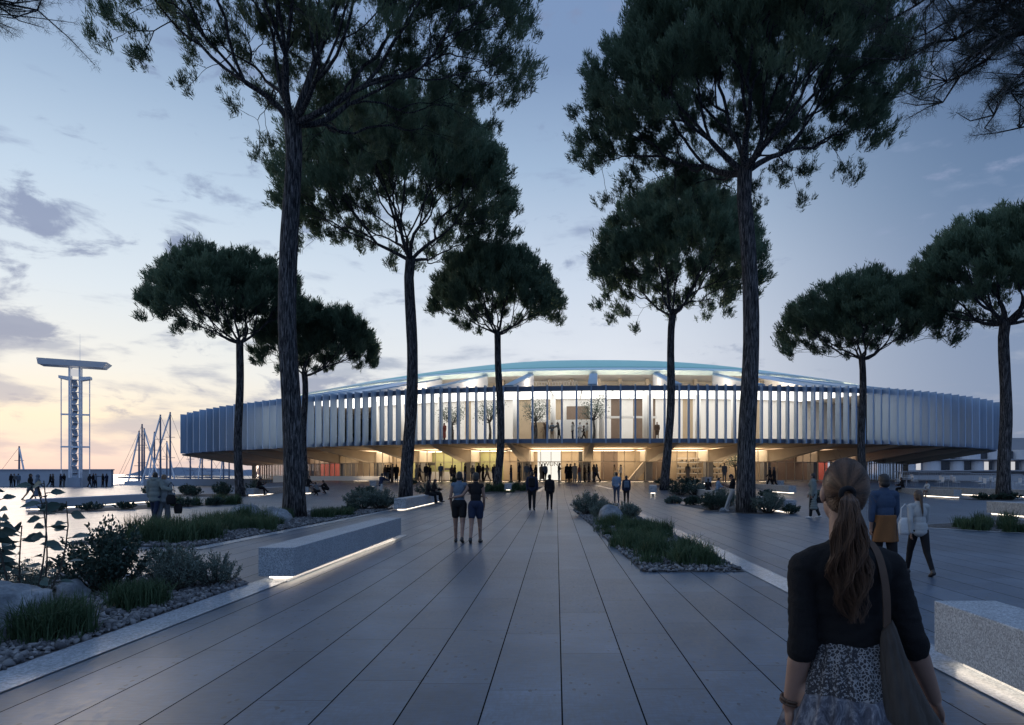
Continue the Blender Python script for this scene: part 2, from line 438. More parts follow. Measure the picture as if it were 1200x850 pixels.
W = bpy.data.worlds.new('World'); S.world = W; W.use_nodes = True
SUN_AZ = R(-40)                     # to the left of straight ahead, where the sky glows
SUN_EL = R(3.0)
def world():
    nt = W.node_tree; nd = nt.nodes; nd.clear()
    h = NT.__new__(NT); h.t = nt; h.n = nd
    out = nd.new('ShaderNodeOutputWorld'); bg = nd.new('ShaderNodeBackground')
    tc = nd.new('ShaderNodeTexCoord'); sp = nd.new('ShaderNodeSeparateXYZ'); h.l(tc.outputs['Generated'], sp.inputs[0])
    x, y, z = sp.outputs
    hl = h.math('SQRT', h.math('ADD', h.math('MULTIPLY', x, x), h.math('MULTIPLY', y, y)))
    hl = h.math('MAXIMUM', hl, 1e-4)
    el = h.math('MULTIPLY', h.math('ARCTAN2', z, hl), 180 / math.pi)          # degrees
    az = h.math('MULTIPLY', h.math('ARCTAN2', x, y), 180 / math.pi)           # 0 = straight ahead, + right
    elf = h.math('DIVIDE', h.math('MAXIMUM', el, 0.0), 60.0, clamp=True)
    def ramp(st): return h.ramp(elf, [(e / 60.0, srgb(*c)) for e, c in st], 'EASE' if False else 'LINEAR')
    left = ramp([(0, (228, 206, 200)), (1.5, (238, 221, 210)), (4, (248, 235, 212)), (7.5, (238, 238, 232)), (13, (219, 230, 239)), (20, (192, 212, 232)), (26, (160, 184, 212)), (31, (134, 159, 195)), (60, (150, 180, 226))])
    mid = ramp([(0, (226, 224, 226)), (6, (226, 229, 236)), (10, (221, 227, 237)), (16, (201, 214, 232)), (24, (159, 183, 212)), (31, (125, 150, 187)), (40, (116, 142, 184)), (60, (150, 180, 226))])
    right = ramp([(0, (126, 138, 162)), (6, (133, 149, 177)), (12, (125, 144, 175)), (20, (102, 127, 161)), (28, (84, 109, 147)), (40, (90, 114, 156)), (60, (144, 174, 222))])
    back = ramp([(0, (122, 148, 188)), (15, (126, 156, 204)), (40, (134, 168, 218)), (60, (150, 180, 226))])
    def sstep(v, a, b):
        m = nd.new('ShaderNodeMapRange'); m.interpolation_type = 'SMOOTHSTEP'
        m.inputs[1].default_value = a; m.inputs[2].default_value = b; h.l(v, m.inputs[0]); return m.outputs[0]
    f1 = sstep(az, -34, 6); f2 = sstep(az, 3, 36)
    aab = h.math('ABSOLUTE', h.math('ADD', az, 40.0))                        # distance from the glow
    aab = h.math('MINIMUM', aab, h.math('SUBTRACT', 360.0, aab))
    f3 = sstep(aab, 72, 120)
    c = h.mix(f1, left, mid); c = h.mix(f2, c, right)
    # left beyond the frame fades too
    c = h.mix(f3, c, back)
    # clouds
    cb = nd.new('ShaderNodeCombineXYZ')
    h.l(h.math('MULTIPLY', az, 0.105), cb.inputs[0]); h.l(h.math('MULTIPLY', el, 0.40), cb.inputs[1])
    n = h.noise(cb.outputs[0], 1.0, 7, 0.55, 0.25)
    cb2 = nd.new('ShaderNodeCombineXYZ')
    h.l(h.math('MULTIPLY', az, 0.10), cb2.inputs[0]); h.l(h.math('ADD', h.math('MULTIPLY', el, 0.20), 7.3), cb2.inputs[1])
    n2 = h.noise(cb2.outputs[0], 1.0, 7, 0.6, 0.3)
    def blob(a0, e0, sa, se, k):
        u = h.math('DIVIDE', h.math('SUBTRACT', az, a0), sa); v = h.math('DIVIDE', h.math('SUBTRACT', el, e0), se)
        return h.math('MULTIPLY', h.math('POWER', 2.718, h.math('MULTIPLY', h.math('ADD', h.math('MULTIPLY', u, u), h.math('MULTIPLY', v, v)), -1.0)), k)
    blobs = None
    for bb in ((-37.5, 17.2, 3.2, 1.5, .20), (-34.5, 15.4, 3.0, 1.0, .18), (-28.6, 16.0, 1.8, 1.6, .14), (-37.5, 9.6, 3.4, 1.3, .20), (-31, 19.5, 3, 1.2, .06), (-21, 6.6, 7, 1.3, .15), (-34, 5.2, 6, 1.2, .13), (-14, 7.4, 4, .9, .1)):
        q = blob(*bb); blobs = q if blobs is None else h.math('ADD', blobs, q)
    cb3 = nd.new('ShaderNodeCombineXYZ')
    h.l(h.math('MULTIPLY', az, 0.22), cb3.inputs[0]); h.l(h.math('MULTIPLY', el, 0.46), cb3.inputs[1])
    n3 = h.noise(cb3.outputs[0], 1.0, 8, 0.6, 0.35)
    cl3 = sstep(h.math('ADD', n3, blobs), 0.58, 0.74)
    low = h.math('SUBTRACT', 1.0, sstep(el, 9.5, 14))                         # streaks near the horizon
    leftm = h.math('SUBTRACT', 1.0, sstep(az, -26, 8))
    gate = h.math('ADD', h.math('MULTIPLY', h.math('MULTIPLY', low, leftm), 0.10), h.math('MULTIPLY', leftm, 0.012))
    cl = sstep(h.math('ADD', n, gate), 0.57, 0.72)
    hi = h.math('MULTIPLY', sstep(el, 9, 13), h.math('SUBTRACT', 1.0, sstep(el, 19, 26)))
    cl2 = h.math('MULTIPLY', sstep(n2, 0.60, 0.72), h.math('MULTIPLY', hi, leftm))
    # thin veil above the building
    veil = h.math('MULTIPLY', h.math('MULTIPLY', sstep(n, 0.42, 0.62), h.math('SUBTRACT', 1.0, sstep(el, 6, 13))), h.math('MULTIPLY', sstep(az, -18, -6), h.math('SUBTRACT', 1.0, sstep(az, 14, 26))))
    clc = h.ramp(elf, [(0, srgb(206, 196, 200)), (4 / 60, srgb(180, 182, 194)), (9 / 60, srgb(160, 172, 192)), (16 / 60, srgb(148, 163, 192)), (30 / 60, srgb(128, 148, 184))])
    c = h.mix(h.math('MULTIPLY', veil, 0.55), c, srgb(196, 203, 220))
    c = h.mix(h.math('MULTIPLY', cl2, 0.8), c, clc)
    c = h.mix(h.math('MULTIPLY', cl, 0.80), c, clc)
    c = h.mix(h.math('MULTIPLY', cl3, 0.92), c, h.mix(0.35, clc, srgb(120, 134, 168)))
    # physical dusk sky adds its own soft gradient
    sk = nd.new('ShaderNodeTexSky'); sk.sky_type = 'NISHITA'; sk.sun_disc = False
    sk.sun_elevation = SUN_EL; sk.sun_rotation = SUN_AZ; sk.air_density = 1.0; sk.dust_density = 1.0
    ns = nd.new('ShaderNodeVectorMath'); ns.operation = 'SCALE'; h.l(sk.outputs[0], ns.inputs[0]); ns.inputs['Scale'].default_value = 0.05
    c = h.mix(0.08, c, ns.outputs[0])
    # below the horizon: dim
    c = h.mix(sstep(h.math('MULTIPLY', el, -1.0), 0.2, 3.0), c, (0.10, 0.11, 0.13, 1))
    h.l(c, bg.inputs[0]); bg.inputs[1].default_value = 1.0
    h.l(bg.outputs[0], out.inputs[0])
world()
sl = bpy.data.lights.new('sun', 'SUN'); sl.energy = 0.45; sl.angle = R(18); sl.color = (1.0, 0.82, 0.66)
so = bpy.data.objects.new('sun', sl); link(so)
dirv = Vector((math.sin(SUN_AZ) * math.cos(R(8)), math.cos(SUN_AZ) * math.cos(R(8)), math.sin(R(8))))
so.rotation_euler = dirv.to_track_quat('Z', 'Y').to_euler(); so.location = (-60, 60, 30)

S.view_settings.view_transform = 'Standard'; S.view_settings.look = 'None'
S.view_settings.exposure = 0.15; S.view_settings.gamma = 1.0
cy = S.cycles
cy.use_denoising = True
try: cy.denoiser = 'OPENIMAGEDENOISE'
except Exception: pass
cy.max_bounces = 6; cy.diffuse_bounces = 3; cy.glossy_bounces = 3; cy.transmission_bounces = 4; cy.transparent_max_bounces = 10
cy.caustics_reflective = False; cy.caustics_refractive = False; cy.sample_clamp_indirect = 6.0
cy.use_adaptive_sampling = True; cy.adaptive_threshold = 0.015

# ------------------------------------------------------------------ arena outline
CTL = [(0, 59.9), (5.8, 59.5), (16.3, 59.7), (26.5, 61.2), (33, 63.9), (41, 69), (48, 75), (53, 82), (57, 92), (58, 104), (55, 122), (40, 142), (18, 152), (-10, 153), (-34, 147),
       (-50, 134), (-57.5, 118), (-57.5, 107), (-53.5, 97), (-48, 89), (-41, 81.6), (-33, 74.7), (-24, 68.2), (-16.5, 64), (-9, 61.2)]
CEN = Vector((3.0, 108.0))
def catmull(pts, per=40):
    n = len(pts); out = []
    for i in range(n):
        p0, p1, p2, p3 = [np.array(pts[(i + k) % n], float) for k in (-1, 0, 1, 2)]
        for j in range(per):
            t = j / per
            out.append(0.5 * ((2 * p1) + (-p0 + p2) * t + (2 * p0 - 5 * p1 + 4 * p2 - p3) * t * t + (-p0 + 3 * p1 - 3 * p2 + p3) * t ** 3))
    return np.array(out)
OUT = catmull(CTL)
for _ in range(60):     # relax the curve
    OUT = 0.5 * OUT + 0.25 * (np.roll(OUT, 1, 0) + np.roll(OUT, -1, 0))
seg = np.linalg.norm(np.roll(OUT, -1, 0) - OUT, axis=1)
ARC = np.concatenate([[0], np.cumsum(seg)]); TOTAL = ARC[-1]
def opt(a):
    a = a % TOTAL
    i = min(int(np.searchsorted(ARC, a, side='right')) - 1, len(OUT) - 1)
    f = (a - ARC[i]) / max(seg[i], 1e-9)
    p = OUT[i] * (1 - f) + OUT[(i + 1) % len(OUT)] * f
    return Vector((p[0], p[1]))
def onorm(a):
    t = (opt(a + 0.4) - opt(a - 0.4)).normalized()
    n = Vector((t.y, -t.x))
    if n.dot(opt(a) - CEN) < 0: n = -n
    return n
def osc(a, s):
    return CEN + (opt(a) - CEN) * s
def p3(v, z): return Vector((v[0], v[1], z))
PXO = VX + OUT[:, 0] / OUT[:, 1] * FOC
def arc_at_px(px, s=1.0):
    """arc position of the front face seen at picture column px (ring scaled by s)"""
    o = np.array(CEN) + (OUT - np.array(CEN)) * s
    pxo = VX + o[:, 0] / o[:, 1] * FOC
    best = None
    for i in range(len(o)):
        j = (i + 1) % len(o)
        if (pxo[i] - px) * (pxo[j] - px) <= 0 and abs(pxo[i] - pxo[j]) > 1e-9:
            f = (px - pxo[i]) / (pxo[j] - pxo[i])
            d = o[i, 1] * (1 - f) + o[j, 1] * f
            if best is None or d < best[0]: best = (d, ARC[i] + f * seg[i])
    if not best: return None
    return best[1] - TOTAL if best[1] > TOTAL / 2 else best[1]
PXMIN, PXMAX = PXO.min(), PXO.max()
A_LEFT = ARC[int(PXO.argmin())]; A_RIGHT = ARC[int(PXO.argmax())]

def sfac(x, y):
    """how far out a ground point is: 1 on the arena outline"""
    v = np.array([x - CEN[0], y - CEN[1]]); r = np.hypot(*v)
    if r < 1e-3: return 0.0
    an = math.atan2(v[1], v[0]); i = int(np.argmin(np.abs(((ANG - an + np.pi) % (2 * np.pi)) - np.pi)))
    return r / RAD[i]
_dv = OUT - np.array(CEN); ANG = np.arctan2(_dv[:, 1], _dv[:, 0]); RAD = np.hypot(_dv[:, 0], _dv[:, 1])
def sm(v, a, b):
    t = min(1, max(0, (v - a) / (b - a))); return t * t * (3 - 2 * t)
FLOOR = 0.92
def gz(x, y):
    if y < 40: return 0.0
    return FLOOR * sm(sfac(x, y), 1.30, 0.93) * sm(x, -46, -26)

# ------------------------------------------------------------------ ground, sea
def ground():
    xs = np.unique(np.concatenate([np.array([-78.0, -76]), np.arange(-75, 76, 1.5), np.array([80, 95, 120, 180, 300, 600, 1500, 4000])]))
    ys = np.unique(np.concatenate([np.array([-60.0, -30, -10, 0]), np.arange(3, 40, 4.0), np.arange(40, 98, 1.25), np.array([100.0, 104, 110, 120, 140, 170, 240])]))
    vs = np.array([(x, y, gz(x, y)) for y in ys for x in xs])
    nx = len(xs); fs = []
    for j in range(len(ys) - 1):
        for i in range(nx - 1):
            if ys[j] >= 100 and xs[i] < -30: continue
            if ys[j] >= 140 and xs[i] < 62: continue
            a = j * nx + i; fs.append((a, a + 1, a + nx + 1, a + nx))
    o = np_obj('ground', np_mesh('ground', vs, fs, M['paving'], True)); tag(o, kind='structure')
    m = MB(); m.add([(-9000, -200, -1.5), (9000, -200, -1.5), (9000, 12000, -1.5), (-9000, 12000, -1.5)], [(0, 1, 2, 3)])
    tag(m.build('sea', M['sea']), kind='structure')
    q = MB(); q.box((-55, 100.2, -0.75), (50, 0.4, 1.5)); q.box((-78.2, 20, -0.75), (0.4, 160, 1.5))
    tag(q.build('quay_wall', M['seawall']), 'grey quay wall dropping from the paved square into the harbour', 'quay wall')
    # far hills
    h = MB(); rr = random.Random(3)
    for px0, px1, hh in ((-60, 30, 5), (150, 240, 10), (255, 330, 7), (330, 420, 4)):
        n = 24; d = 1500
        fr, bk = [], []
        for k in range(n + 1):
            px = px0 + (px1 - px0) * k / n; u = k / n
            z = hh * min(1, 4 * u, 4 * (1 - u)) * (0.8 + 0.25 * mnoise.noise(Vector((px * 0.06, 2, 0)))) * d / 800
            fr.append(((px - VX) / FOC * d, d, z)); bk.append(((px - VX) / FOC * d * 1.02, d + 260, z * 0.9))
        rings = [[(a[0], a[1] - 40, -2) for a in fr], fr, bk, [(b[0], b[1] + 100, -2) for b in bk]]
        h.loft(rings, close=False, cap=False)
    tag(h.build('hills', M['hill']), kind='structure')
ground()

def sheet(name, poly, mat, lift=0.004, label=None, cat=None, kind=None):
    bm = bmesh.new()
    vs = [bm.verts.new((x, y, gz(x, y) + lift)) for x, y in poly]
    bm.faces.new(vs)
    bmesh.ops.triangulate(bm, faces=bm.faces)
    me = bpy.data.meshes.new(name); bm.to_mesh(me); bm.free(); me.materials.append(mat)
    for p in me.polygons:
        if p.normal.z < 0: p.flip()
    o = np_obj(name, me); tag(o, label, cat, kind=kind)
    return o
BED_NEAR = [(-4.66, 3.5), (-4.60, 10.2), (-5.1, 10.75), (-8.2, 11.2), (-8.6, 3.5)]
BED_LEFT = [(-8.15, 15.2), (-7.75, 32.6), (-10.6, 33.4), (-11.8, 24), (-11.6, 16.2)]
BED_MID = [(1.45, 11.5), (3.18, 11.5), (3.18, 31), (0.75, 31.5), (1.12, 22)]
BED_FAR_LEFT = [(-22.9, 29.6), (-21.4, 27.6), (-17.4, 37.4), (-21.7, 40.0)]
BED_SHRUBS = [(-33, 56), (-22.5, 55.2), (-23.5, 50), (-31.5, 50)]
BED_RIGHT_TREE = [(6.6, 37), (6.9, 30), (8.2, 28.3), (9.5, 28.8), (9.5, 37)]
BED_RIGHT = [(10.9, 21.6), (14.2, 17.8), (17.2, 20), (16.6, 25)]
BED_CENTRE = [(-6.6, 50.5), (-1.6, 52.5), (-1.0, 56.5), (-6.2, 56.5)]
BED_ENTRY = [(8.2, 47.5), (11.5, 47.5), (12, 54), (8.6, 54)]
BED_EDGE = [(26.3, 43.2), (31, 42.3), (31.5, 46), (26.9, 46)]
for nm, b in (('near', BED_NEAR), ('a', BED_LEFT), ('b', BED_MID), ('c', BED_FAR_LEFT), ('d', BED_SHRUBS), ('e', BED_RIGHT_TREE), ('f', BED_RIGHT), ('g', BED_CENTRE), ('h', BED_ENTRY), ('i', BED_EDGE)):
    sheet('gravel_ground', b, M['gravel_floor'], 0.006, kind='structure')
def strip(name, line, w):
    l = [Vector(p) for p in line]; a, b = [], []
    for i, p in enumerate(l):
        t = (l[min(i + 1, len(l) - 1)] - l[max(i - 1, 0)]).normalized(); n = Vector((t.y, -t.x))
        a.append((p.x + n.x * w / 2, p.y + n.y * w / 2)); b.append((p.x - n.x * w / 2, p.y - n.y * w / 2))
    sheet(name, a + b[::-1], M['kerb'], 0.010, kind='structure')
strip('kerb', [(-4.43, 2.0), (-4.38, 10.4), (-4.22, 18.5)], 0.46)
strip('kerb', [(-7.95, 15.0), (-7.55, 33.0)], 0.36)
strip('kerb', [(3.42, 4), (3.42, 32), (3.2, 33.5)], 0.42)
strip('kerb', [(0.62, 31.8), (3.4, 31.3)], 0.3)
strip('kerb', [(14.35, 17.5), (10.5, 21.9)], 0.3)
strip('kerb', [(-1.45, 52.3), (-0.85, 57)], 0.35)
strip('kerb', [(5.2, 52), (3.2, 58)], 0.5)
# ------------------------------------------------------------------ the arena
ZB, ZT = 4.36, 9.42          # fins bottom, top
arena = empty('arena', (0, 0, 0), 0, 'round arena with blue vertical fins over a lit ground floor', 'arena')
NB = 44
A0 = arc_at_px(594)
BAY = [A0 + i * TOTAL / NB for i in range(NB)]
def bay_pts(a0, a1, s, n=6): return [osc(a0 + (a1 - a0) * i / n, s) for i in range(n + 1)]
def inset(a, d):
    p = opt(a) - onorm(a) * d
    return p
def ring_strip(m, fa, fb, a0, a1, n, mi=0, flip=False):
    """quad strip between two curves fa(a), fb(a) -> Vector3"""
    vs, fs = [], []
    for i in range(n + 1):
        a = a0 + (a1 - a0) * i / n
        vs += [fa(a), fb(a)]
    for i in range(n):
        f = (2 * i, 2 * i + 1, 2 * i + 3, 2 * i + 2)
        fs.append(f[::-1] if flip else f)
    m.add(vs, fs, mi)
def ring_solid(name, prof, mat, n=220, a0=0.0, a1=None, parent=arena):
    """closed profile [(kind, value, z)...] swept round the outline; kind 'i' inset metres, 's' scale"""
    a1 = TOTAL if a1 is None else a1
    full = abs(a1 - a0 - TOTAL) < 1e-6
    rings = []
    for i in range(n if full else n + 1):
        a = a0 + (a1 - a0) * i / n
        rings.append([p3(inset(a, v) if k == 'i' else osc(a, v), z) for k, v, z in prof])
    m = MB()
    if full: rings.append(rings[0])
    m.loft(rings, close=True, cap=not full)
    return m.build(name, mat, parent)

# fins: their picture columns were counted on the front; each one is a blade standing out from the slab edge
cols = []
p = 590.0
while p < 812: cols.append(p); p += 17.15
last = cols[-1]
p = 590.0 - 10.6
st = 10.6
while p > PXMIN + 1.5: cols.append(p); st = max(6.6, st - 0.078); p -= st
p = last + 11.0; st = 11.0
while p < PXMAX - 2: cols.append(p); st = max(6.2, st - 0.085); p += st
fin_arcs = sorted(a for a in (arc_at_px(c) for c in cols) if a is not None)
print('fins', len(fin_arcs))
def fin(a, k):
    pt = opt(a); n = onorm(a); t = Vector((-n.y, n.x))
    px = VX + pt.x / pt.y * FOC
    off = min(1.0, abs(px - 700) / 420)
    depth = 0.30 + 0.56 * off ** 1.7
    th = 0.13
    tw = R(6) * (1 if px < 700 else -1) * off + R(5) * math.sin(k * 1.7) * off
    n2 = Vector((n.x * math.cos(tw) - n.y * math.sin(tw), n.x * math.sin(tw) + n.y * math.cos(tw))); t = Vector((-n2.y, n2.x))
    m = MB()
    c = pt - n * 0.05
    i0 = c - n2 * 0.12; o0 = c + n2 * depth
    dz = 0.02 * math.sin(k * 2.3)
    def ring(z): return [p3(i0 - t * th / 2, z), p3(o0 - t * th / 2, z), p3(o0 + t * th / 2, z), p3(i0 + t * th / 2, z)]
    m.hexa(ring(ZB + dz), ring(ZT + 0.06 + dz))
    m.build('fin', M['fin'], arena)
for k, a in enumerate(fin_arcs): fin(a, k)

ring_solid('top_band', [('i', 0.19, ZT - 0.42), ('i', 0.19, ZT), ('i', 0.5, ZT), ('i', 0.5, ZT - 0.42)], M['band'])
ring_solid('floor_edge', [('i', 0.19, ZB + 0.05), ('i', 0.19, ZB + 0.42), ('i', 0.6, ZB + 0.42), ('i', 0.6, ZB + 0.05)], M['band'])
# soffit, upper floor, ceiling
SG = 0.83      # ground-floor glass line
m = MB()
ring_strip(m, lambda a: p3(inset(a, 0.45), ZB + 0.10), lambda a: p3(osc(a, 0.66), 4.10), 0, TOTAL, 220)
m.build('soffit', M['soffit'], arena)
m = MB()
ring_strip(m, lambda a: p3(inset(a, 0.5), ZB + 0.44), lambda a: p3(osc(a, 0.5), ZB + 0.44), 0, TOTAL, 160, flip=True)
m.build('upper_floor', M['deck'], arena)
m = MB()
ring_strip(m, lambda a: p3(inset(a, 0.45), ZT - 0.1), lambda a: p3(osc(a, 0.70), ZT - 0.1), 0, TOTAL, 160)
m.build('upper_ceiling', M['inwhite'], arena)
# upper back wall: white with tan and dark stretches as in the picture
def wall_bays(name, s, z0, z1, spans, th=0.25):
    for px0, px1, mat in spans:
        a0, a1 = arc_at_px(px0, s), arc_at_px(px1, s)
        if a0 is None or a1 is None: continue
        n = max(2, int(abs(px1 - px0) / 12))
        ring_solid(name, [('s', s, z0), ('s', s, z1), ('s', s - 0.006, z1), ('s', s - 0.006, z0)], M[mat], n, a0, a1)
ZU = ZB + 0.45
SU = 0.80
wall_bays('upper_wall', SU, ZU, ZT - 0.12, [(300, 440, 'inwhite'), (440, 500, 'inwhite'), (500, 545, 'inwhite'), (545, 552, 'intan'), (552, 604, 'inwhite'),
    (604, 622, 'intan'), (622, 640, 'inwhite'), (640, 660, 'intan'), (660, 716, 'inwhite'), (716, 728, 'inbrown'), (728, 742, 'inwhite'), (742, 768, 'inbrown'), (768, 800, 'inwhite'), (800, 812, 'intan'), (812, 880, 'inwhite'),
    (880, 890, 'intan'), (890, 905, 'inwhite'), (905, 1010, 'inwhite'), (1010, 1060, 'inwhite')])
# the white gallery box standing out in the middle with a dark opening above
def box_between(name, px0, px1, s0, s1, z0, z1, mat):
    a0, a1 = arc_at_px(px0, s0), arc_at_px(px1, s0)
    return ring_solid(name, [('s', s0, z0), ('s', s0, z1), ('s', s1, z1), ('s', s1, z0)], M[mat], 6, a0, a1)
box_between('gallery_box', 626, 700, 0.865, 0.83, ZU, ZU + 2.15, 'inwhite')
box_between('gallery_niche', 664, 690, 0.812, 0.806, ZU + 2.2, ZU + 3.7, 'inbrown')
box_between('gallery_niche', 622, 640, 0.868, 0.866, ZU, ZU + 1.9, 'intan')
box_between('gallery_beam', 700, 770, 0.87, 0.862, ZU + 2.25, ZU + 2.45, 'inwhite')
for px in (516, 604, 648, 705, 756, 762, 818, 860, 470, 440):
    a = arc_at_px(px, 0.88); q = osc(a, 0.88); mm = MB()
    mm.tube([p3(q, ZU), p3(q, ZT - 0.12)], 0.26, 14)
    mm.build('upper_column', M['inwhite'], arena, True)
# upper ceiling lamps
def lamp_ring(name, s0, s1, z, px0, px1, mat, n=None):
    a0, a1 = arc_at_px(px0, s0), arc_at_px(px1, s0)
    m = MB(); ring_strip(m, lambda a: p3(osc(a, s0), z), lambda a: p3(osc(a, s1), z), a0, a1, n or max(2, int(abs(px1 - px0) / 14)))
    return m.build(name, M[mat], arena)
for px in range(340, 1000, 38):
    if arc_at_px(px, 0.96) is None or arc_at_px(px + 36, 0.96) is None: continue
    s1 = 0.805 if (arc_at_px(px, 0.805) is not None and arc_at_px(px + 36, 0.805) is not None) else 0.88
    lamp_ring('luminous_ceiling', 0.96, s1, ZT - 0.13, px + 1, px + 37, 'ceil_white')
# upper glazing, one window per bay with slim bars
for i in range(NB):
    a0, a1 = BAY[i], BAY[i] + TOTAL / NB
    mid = opt((a0 + a1) / 2)
    if mid.y > 104: continue
    m = MB(); ring_strip(m, lambda a: p3(inset(a, 0.75), ZU), lambda a: p3(inset(a, 0.75), ZT - 0.12), a0, a1, 6)
    w = m.build('upper_window', M['glass'], arena)
# back facade beyond sight: plain closed wall
ab0, ab1 = A_LEFT, A_LEFT
m = MB()
n = 120
pts = [TOTAL * i / 400 for i in range(401)]
run = [a for a in pts if opt(a).y > 100]
st0 = min(run); 
ring_strip(m, lambda a: p3(inset(a, 0.6), ZB + 0.3), lambda a: p3(inset(a, 0.6), ZT), st0, max(run), 120)
m.build('rear_wall', M['fin'], arena)

# cantilever arms, columns, ground-floor bays
def arm(a):
    n = onorm(a); t = Vector((-n.y, n.x))
    o = inset(a, 0.7); i = osc(a, SG + 0.012); b = osc(a, SG - 0.05)
    m = MB(); w0, w1 = 0.16, 0.42
    z0 = ZB + 0.09
    vs = [p3(o - t * w0, z0), p3(o + t * w0, z0), p3(o + t * w0, z0 - 0.12), p3(o - t * w0, z0 - 0.12),
          p3(i - t * w1, 4.13), p3(i + t * w1, 4.13), p3(i + t * w1, 2.95), p3(i - t * w1, 2.95),
          p3(b - t * w1, 4.11), p3(b + t * w1, 4.11), p3(b + t * w1, 2.95), p3(b - t * w1, 2.95)]
    fs = [(0, 1, 2, 3), (4, 5, 1, 0), (1, 5, 6, 2), (2, 6, 7, 3), (3, 7, 4, 0), (8, 9, 5, 4), (5, 9, 10, 6), (6, 10, 11, 7), (7, 11, 8, 4), (9, 8, 11, 10)]
    m.add(vs, fs); m.build('cantilever_arm', M['concrete'], arena)
    c = (i + b) / 2
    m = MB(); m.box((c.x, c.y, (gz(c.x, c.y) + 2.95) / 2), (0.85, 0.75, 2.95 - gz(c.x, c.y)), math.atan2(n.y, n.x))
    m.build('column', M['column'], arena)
GSPAN = [(294, 304, 'column'), (304, 326, 'indark'), (326, 352, 'inred'), (352, 376, 'indark'), (376, 404, 'inred'), (404, 416, 'column'), (416, 484, 'intan'), (484, 540, 'inolive'), (540, 590, 'inolive'),
         (590, 606, 'intan'), (606, 612, 'indark'), (612, 630, 'intan'), (630, 657, 'glow_wall'), (657, 678, 'intan'), (678, 688, 'indark'), (688, 704, 'intan'), (704, 724, 'inbrown'), (724, 762, 'intan'), (762, 784, 'inbrown'), (784, 832, 'intan'),
         (832, 862, 'intan'), (862, 900, 'intan'), (900, 952, 'inbrown'), (952, 970, 'inred'), (970, 1040, 'inbrown')]
SW = 0.775
wall_bays('inner_wall', SW, 0.5, 4.10, GSPAN)
for i in range(NB):
    a0, a1 = BAY[i], BAY[i] + TOTAL / NB
    if opt(a0).y > 120: continue
    arm(a0)
    if osc((a0 + a1) / 2, SG).y > 110: continue
    fr = MB(); k = 6
    for j in range(k):
        a = a0 + (a1 - a0) * (j + 0.5) / k; q = osc(a, SG); n = onorm(a)
        zf = gz(q.x, q.y)
        fr.box((q.x, q.y, (zf + 4.1) / 2), (0.10, 0.045, 4.1 - zf), math.atan2(n.y, n.x))
    for z in (2.9, 1.02):
        for j in range(k):
            aa = a0 + (a1 - a0) * j / k; ab = a0 + (a1 - a0) * (j + 1) / k
            p_, q_ = osc(aa, SG), osc(ab, SG); d = q_ - p_
            fr.box(((p_.x + q_.x) / 2, (p_.y + q_.y) / 2, z), (d.length, 0.05, 0.07 if z > 2 else 0.10), math.atan2(d.y, d.x))
    f = fr.build('shopfront_frame', M['mullion'], arena)
    m = MB(); ring_strip(m, lambda a: p3(osc(a, SG - 0.002), 0.6), lambda a: p3(osc(a, SG - 0.002), 4.1), a0, a1, 6)
    m.build('pane', M['glass'], f)
# white plinth walls at the foot of the glass on the left
a0, a1 = arc_at_px(322, 0.838), arc_at_px(470, 0.838)
ring_solid('plinth', [('s', 0.842, 0.3), ('s', 0.842, 1.45), ('s', 0.839, 1.45), ('s', 0.839, 0.3)], M['inwhite'], 16, a0, a1)
# ground floor slab under the rooms, ceilings with lamps
m = MB(); ring_strip(m, lambda a: p3(osc(a, SG + 0.01), FLOOR + 0.02), lambda a: p3(osc(a, 0.7), FLOOR + 0.02), 0, TOTAL, 160, flip=True)
m.build('ground_slab', M['deck'], arena)
for px0, px1, mat in [(305, 330, 'ceil_dim'), (330, 400, 'ceil_dim'), (412, 480, 'ceil_warm'), (480, 536, 'ceil_warm'), (541, 588, 'ceil_warm'), (594, 640, 'ceil_warm'), (640, 690, 'ceil_warm'),
                      (694, 745, 'ceil_warm'), (750, 790, 'ceil_warm'), (795, 850, 'ceil_warm'), (855, 898, 'ceil_warm'), (905, 950, 'ceil_dim'), (955, 1000, 'ceil_dim')]:
    if arc_at_px(px0, 0.815) is None or arc_at_px(px1, 0.815) is None: continue
    lamp_ring('room_ceiling_lamp', 0.826, 0.782, 4.04, px0, px1, mat)
# glowing strips added along the shopfronts to brighten the soffit
for px in range(410, 900, 22):
    a0_, a1_ = arc_at_px(px, 0.87), arc_at_px(px + 16, 0.87)
    m = MB(); ring_strip(m, lambda a: (lambda q: p3(q, gz(q.x, q.y) + 0.012))(osc(a, 0.862)), lambda a: (lambda q: p3(q, gz(q.x, q.y) + 0.012))(osc(a, 0.855)), a0_, a1_, 3, flip=True)
    m.build('soffit_fill_strip', M['soffit_fill'], arena)
# shop shelves with goods, counters, stair
def place(s, px):
    a = arc_at_px(px, s); q = osc(a, s); n = onorm(a); return q, n, math.atan2(n.y, n.x) - math.pi / 2
rr = random.Random(5)
for px0, px1 in ((793, 806), (808, 822), (834, 846)):
    q, n, rz = place(0.79, (px0 + px1) / 2); w = 1.05 * (px1 - px0) / 12
    sh = MB()
    for z in (1.2, 1.75, 2.3, 2.85, 3.3): sh.box((q.x, q.y, z), (w, 0.35, 0.04), rz)
    s_ = sh.build('display_shelf', M['inwhite'], arena)
    gd = MB(); cs, sn = math.cos(rz), math.sin(rz)
    for z in (1.22, 1.77, 2.32, 2.87):
        for j in range(5):
            if rr.random() < .25: continue
            u = (j - 2) * w / 5.2; hh = rr.uniform(.12, .34)
            gd.box((q.x + u * cs, q.y + u * sn, z + hh / 2), (rr.uniform(.08, .18), .15, hh), rz)
    gd.build('shelf_goods', M['indark'], s_)
